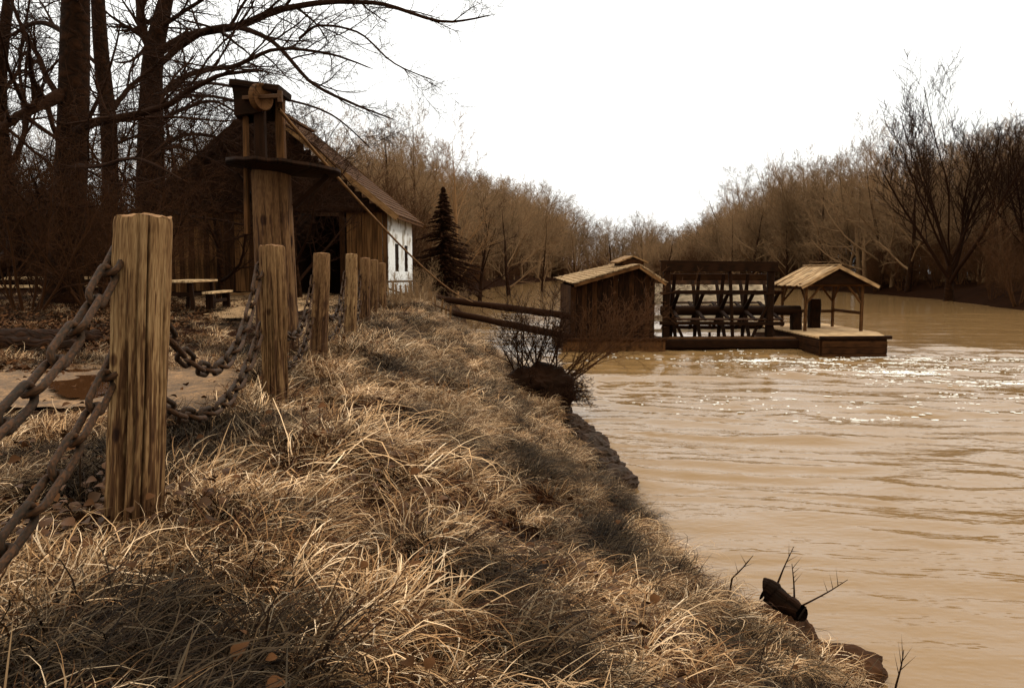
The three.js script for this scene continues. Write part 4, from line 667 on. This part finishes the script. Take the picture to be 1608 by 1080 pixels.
// willow stump with shoots over the water
{
  const q = onY(842, 628, .35), o = thing('willow_stump', 'squat black pollarded willow stump sprouting shoots over the water', 'stump', [q.x, .1, q.z - .1]), s = FPX / -q.z;
  const g = rockGeo(77, .72, .52, .6); g.translate(0, .42, 0); part('stump_body', g, M.stumpDark, o);
  const st = { ...treeStyles.shrub, rMin: .005, trop: [.35, .25, .1, 0] }, G = { crown: new Geo() }, rnd = mulberry(811);
  for (let k = 0; k < 16; k++) grow(G, rnd, V((rnd() - .5) * .9, .7, (rnd() - .5) * .5), V((rnd() - .45) * 1.5, 1, (rnd() - .5) * .6).normalize(), .9 + .9 * rnd(), .014 + .012 * rnd(), 0, st);
  part('shoots', G.crown.build(), M.twigDark, o);
  const G3 = { crown: new Geo() }; for (let k = 0; k < 46; k++) { const a = rnd() * 6.28, b = rnd() * 1.2; grow(G3, rnd, V(Math.cos(a) * .55 * Math.cos(b * .6), .2 + .55 * Math.sin(b), Math.sin(a) * .45), V(Math.cos(a) * (.6 + rnd()), rnd() * 1.2 - .7, Math.sin(a) * (.6 + rnd())).normalize(), .3 + .35 * rnd(), .012, 0, st); }
  part('rootlets', G3.crown.build(), M.twigDark, o);
  const G2 = { crown: new Geo() }; for (let k = 0; k < 7; k++) grow(G2, rnd, V(.45 + rnd() * .3, .45 + .2 * rnd(), -.2 - rnd() * .5), V(.7 + rnd() * 1.1, .35 + rnd() * 1.0, -.5 * rnd()).normalize(), 1.5 + 1.3 * rnd(), .014 + .012 * rnd(), 0, st);
  part('leaning_shoots', G2.crown.build(), std(.05, .95), o);
  const b = [[648, 462, 24, .4], [622, 470, 21, .33], [665, 460, 25, .45], [735, 455, 36, .7], [760, 462, 44, .6]];
  b.forEach(([px, py, d, h], k) => { const x = (px - 804) / FPX * d, m = top('bank_bush', shrubs[k % 3], M.twig, 'low brown bush on the grassy bank near the mooring beams', 'bush', 'low bushes along the bank'); m.position.set(x, groundY(x, -d) - .1, -d); m.scale.setScalar(h); m.rotation.y = k; });
  // thin bare saplings at the water's edge
  const sp_ = [[[1222, 915], [1232, 890], [1247, 858]], [[1252, 955], [1300, 930], [1332, 910]], [[1248, 945], [1247, 915], [1244, 885]], [[1150, 908], [1168, 890], [1183, 872]], [[1408, 1075], [1416, 1045], [1420, 1020]]];
  sp_.forEach((pp, k) => { const d = 4.9 - (k === 4 ? .7 : 0) + (k === 3 ? .4 : 0), g = new Geo(), P = new THREE.CatmullRomCurve3(pp.map(([a, b]) => at(a, b, d))).getPoints(8); if (k > 2) P.unshift(P[0].clone().add(V(-.05, -.35, 0))); g.tube(P, P.map((_, i) => .006 * (1 - i / P.length) + .0015), 4); const r = mulberry(k + 5); for (let i = 3; i < 8; i++) g.cone(P[i], P[i].clone().add(V((r() - .3) * .16, r() * .14, (r() - .5) * .1)), .003); top('bare_sapling', g.build(), M.twigDark, 'thin leafless twig growing up over the water edge by the charred stub', 'sapling', 'bare twigs at the water edge'); });
}

// ---------------------------------------------------------------- grass and leaf litter
function tuft(seed, blades, len, spread, droop, w, tones) {
  const g = new Geo(true), r = mulberry(seed);
  for (let b = 0; b < blades; b++) {
    const a = r() * 6.283, rad = spread * Math.sqrt(r()), L = len * (.45 + .75 * r()), lean = .25 + 1.0 * r(), dirA = a + (r() - .5) * 1.8; let p = V(Math.cos(a) * rad, -.02, Math.sin(a) * rad), el = Math.PI / 2 - lean * .7; const n = 6, W = w * (.6 + .8 * r()), tn = tones[Math.floor(r() * tones.length)] * (.8 + .4 * r()); const dr = droop * (.6 + .8 * r()); let az = dirA; const tw = (r() - .5) * .8;
    // the whole tuft is combed towards +x by wind and flood
    const bx = Math.cos(az) + .45, bz = Math.sin(az); az = Math.atan2(bz, bx);
    const base = g.count, c = sep(clamp(tn, .02, .85), 1.0); const kink = r() < .25 ? 1 + Math.floor(r() * 3) : -1;
    for (let k = 0; k <= n; k++) { const t = k / n, ww = W * (1 - t * t * .92) * .5, sx = -Math.sin(az), sz = Math.cos(az); g.color = c; const nx = -Math.sin(el) * Math.cos(az), ny = Math.cos(el), nz = -Math.sin(el) * Math.sin(az); if (k === n) g.vert(p.x, p.y, p.z, nx, ny, nz, .5, 1); else { g.vert(p.x - sx * ww, p.y + ww * .3, p.z - sz * ww, nx, ny, nz, 0, t); g.vert(p.x + sx * ww, p.y - ww * .3, p.z + sz * ww, nx, ny, nz, 1, t); } if (k < n) { p = p.clone().add(V(Math.cos(el) * Math.cos(az), Math.sin(el), Math.cos(el) * Math.sin(az)).multiplyScalar(L / n)); el -= dr / n * (1 + t); if (k === kink) el -= .9; az += tw; if (p.y < -.02 + .01 * b / blades) el = Math.max(el, .05); } }
    for (let k = 0; k < n - 1; k++) { const q = base + k * 2; g.i.push(q, q + 1, q + 2, q + 1, q + 3, q + 2); } g.i.push(base + 2 * (n - 1), base + 2 * (n - 1) + 1, base + 2 * n);
  }
  return g.build();
}
const bladeMat = new THREE.MeshPhysicalMaterial({ vertexColors: true, roughness: .85, specularIntensity: .2, specularColor: SPEC, side: THREE.DoubleSide });
{
  const straw = [.52, .38, .3, .12, .42, .04, .025, .07, .62, .2, .03, .24], dull = [.05, .025, .12, .025, .22, .34];
  const T = [1, 2, 3, 4, 5].map(s => tuft(1000 + s, 170, .3, .13, 1.5, .0037, straw)).concat([1, 2].map(s => tuft(1100 + s, 100, .22, .12, 1.4, .0045, dull)), [tuft(1200, 60, .5, .1, 1.5, .005, straw)]);
  const items = T.map(() => []), rnd = mulberry(91);
  const tryPut = (x, d, s0) => {
    const z = -d, xf = fenceX(d), xw = waterX(d); if (x > xw - .06) return; const y = groundY(x, z);
    const px = 804 + x / d * FPX; if (px < -200 || px > 1750) return;
    const pd = postAt.find(p => Math.hypot(p.x - x, p.z - z) < p.rw + .03); if (pd) return;
    const n1 = fbm(x * 1.4, z * 1.4, 3, 92), n2 = fbm(x * .6 + 4, z * .6, 2, 93); const left0 = x < xf - .35; if (n1 < (left0 ? .33 : .42) && rnd() < .8) return; // bare hollows
    const left = x < xf - .35; if (left) { if (d > 5.2 && d < 7.8 && x < xf - .5) return; }
    const dullness = left ? .5 : n2 > .6 ? .55 : .12, i = rnd() < dullness ? 5 + Math.floor(rnd() * 2) : rnd() < .08 && !left ? 7 : Math.floor(rnd() * 5);
    const comb = fbm(x * .5 + 20, z * .5, 2, 94) * 3.4 - 1.9; // local lie of the grass
    items[i].push([x, y - .015, z, s0 * (.7 + .6 * rnd()) * (left ? .8 : 1), comb + (rnd() - .5) * 1.5, 0.45 + .45 * rnd(), (.55 + .6 * rnd()) * (.1 + 1.35 * smooth(.37, .63, fbm(x * 2.1 + 7, z * 2.1, 3, 95)))]);
  };
  for (let d = .7; d < 9; ) { const dens = d < 4 ? 120 : 80, x0 = -.72 * d - .5, x1 = Math.min(waterX(d), .75 * d + .6), st = .1; for (let k = 0; k < (x1 - x0) * st * dens; k++) tryPut(lerp(x0, x1, rnd()), d + rnd() * st, 1); d += st; }
  for (let d = 9; d < 34; d += .3) { const x0 = -.7 * d, x1 = waterX(d), xf = fenceX(d); for (let k = 0; k < (x1 - xf + 1) * .3 * 34; k++) tryPut(lerp(xf - 1, x1, rnd()), d + rnd() * .3, 1.25); for (let k = 0; k < (xf - x0) * .3 * 14; k++) { const f = rnd(); if (rnd() < f + .15) tryPut(lerp(x0, xf, f), d + rnd() * .3, 1); } }
  items.forEach((l, i) => l.length && mass('bank_grass', i === 7 ? 'long flattened straw grass on the sloping bank' : i > 4 ? 'short dull matted grass on the bank' : 'dry straw-coloured tussock grass covering the sloping bank', T[i], bladeMat, l, .55));
  console.log('grass', items.map(l => l.length).join(' '));
  // broad weed leaves and dead leaves
  const leaf = new Geo(); { const n = 5; for (let k = 0; k <= n; k++) { const t = k / n, w = .42 * Math.sin(Math.PI * Math.pow(t, .8)) + .01, y = .18 * Math.sin(t * 2.6); for (const s of [-1, 0, 1]) leaf.vert(s * w, y + Math.abs(s) * w * .35, t, 0, 1, 0, (s + 1) / 2, t); } for (let k = 0; k < n; k++) for (let s = 0; s < 2; s++) { const a = k * 3 + s; leaf.i.push(a, a + 3, a + 1, a + 1, a + 3, a + 4); } }
  const lg = leaf.build(); lg.computeVertexNormals();
  const scatter = (name, label, mat, n, f) => { const m = shade(new THREE.InstancedMesh(lg, mat, n)), e = new THREE.Object3D(); let k = 0, guard = 0; while (k < n && guard++ < n * 30) { const v = f(); if (!v) continue; const [x, z, h, s] = v; e.position.set(x, groundY(x, z) + h, z); e.rotation.set((rnd() - .5) * 1.3, rnd() * 6.28, (rnd() - .5) * 1.0); e.scale.set(s, s, s); e.updateMatrix(); m.setMatrixAt(k, e.matrix); const tn = .5 + 1.0 * rnd(); m.setColorAt(k, new THREE.Color(tn, tn, tn)); k++; } m.count = k; m.name = numbered(name); scene.add(m); tag(m, label, null, null, 'stuff'); };
  const leafMat = std(.06, .9, { side: THREE.DoubleSide }), weedMat = std(.045, .7, { side: THREE.DoubleSide });
  scatter('weed_leaves', 'broad dark weed leaves low among the grass at the foot of the split post', weedMat, 900, () => { const d = 1 + rnd() * 3, x = lerp(-.7 * d - .2, .35 * d, rnd()); const n = fbm(x * 1.4, -d * 1.4, 3, 92); if (n > .46) return null; return [x, -d, .02 + .1 * rnd(), .025 + .035 * rnd()]; });
  scatter('leaf_litter', 'dead leaves littering the ground under the big trees', leafMat, 9000, () => { const d = 7.3 + rnd() * 20, x = lerp(-.72 * d, fenceX(d) - 1.5 - d * .12, rnd()); return [x, -d, .01 + .03 * rnd(), .03 + .045 * rnd()]; });
  scatter('leaf_litter', 'dead leaves caught in the bank grass', leafMat, 700, () => { const d = 1.2 + rnd() * 9, x = lerp(-.7 * d, waterX(d), rnd()); return x > waterX(d) - .1 ? null : [x, -d, .06 + .14 * rnd(), .025 + .035 * rnd()]; });
}
{ let t = 0; scene.traverse(o => { if (o.isMesh && !o.isInstancedMesh) t += (o.geometry.index ? o.geometry.index.count : o.geometry.attributes.position.count) / 3; }); console.log('triangles', t); }
renderer.render(scene, camera);
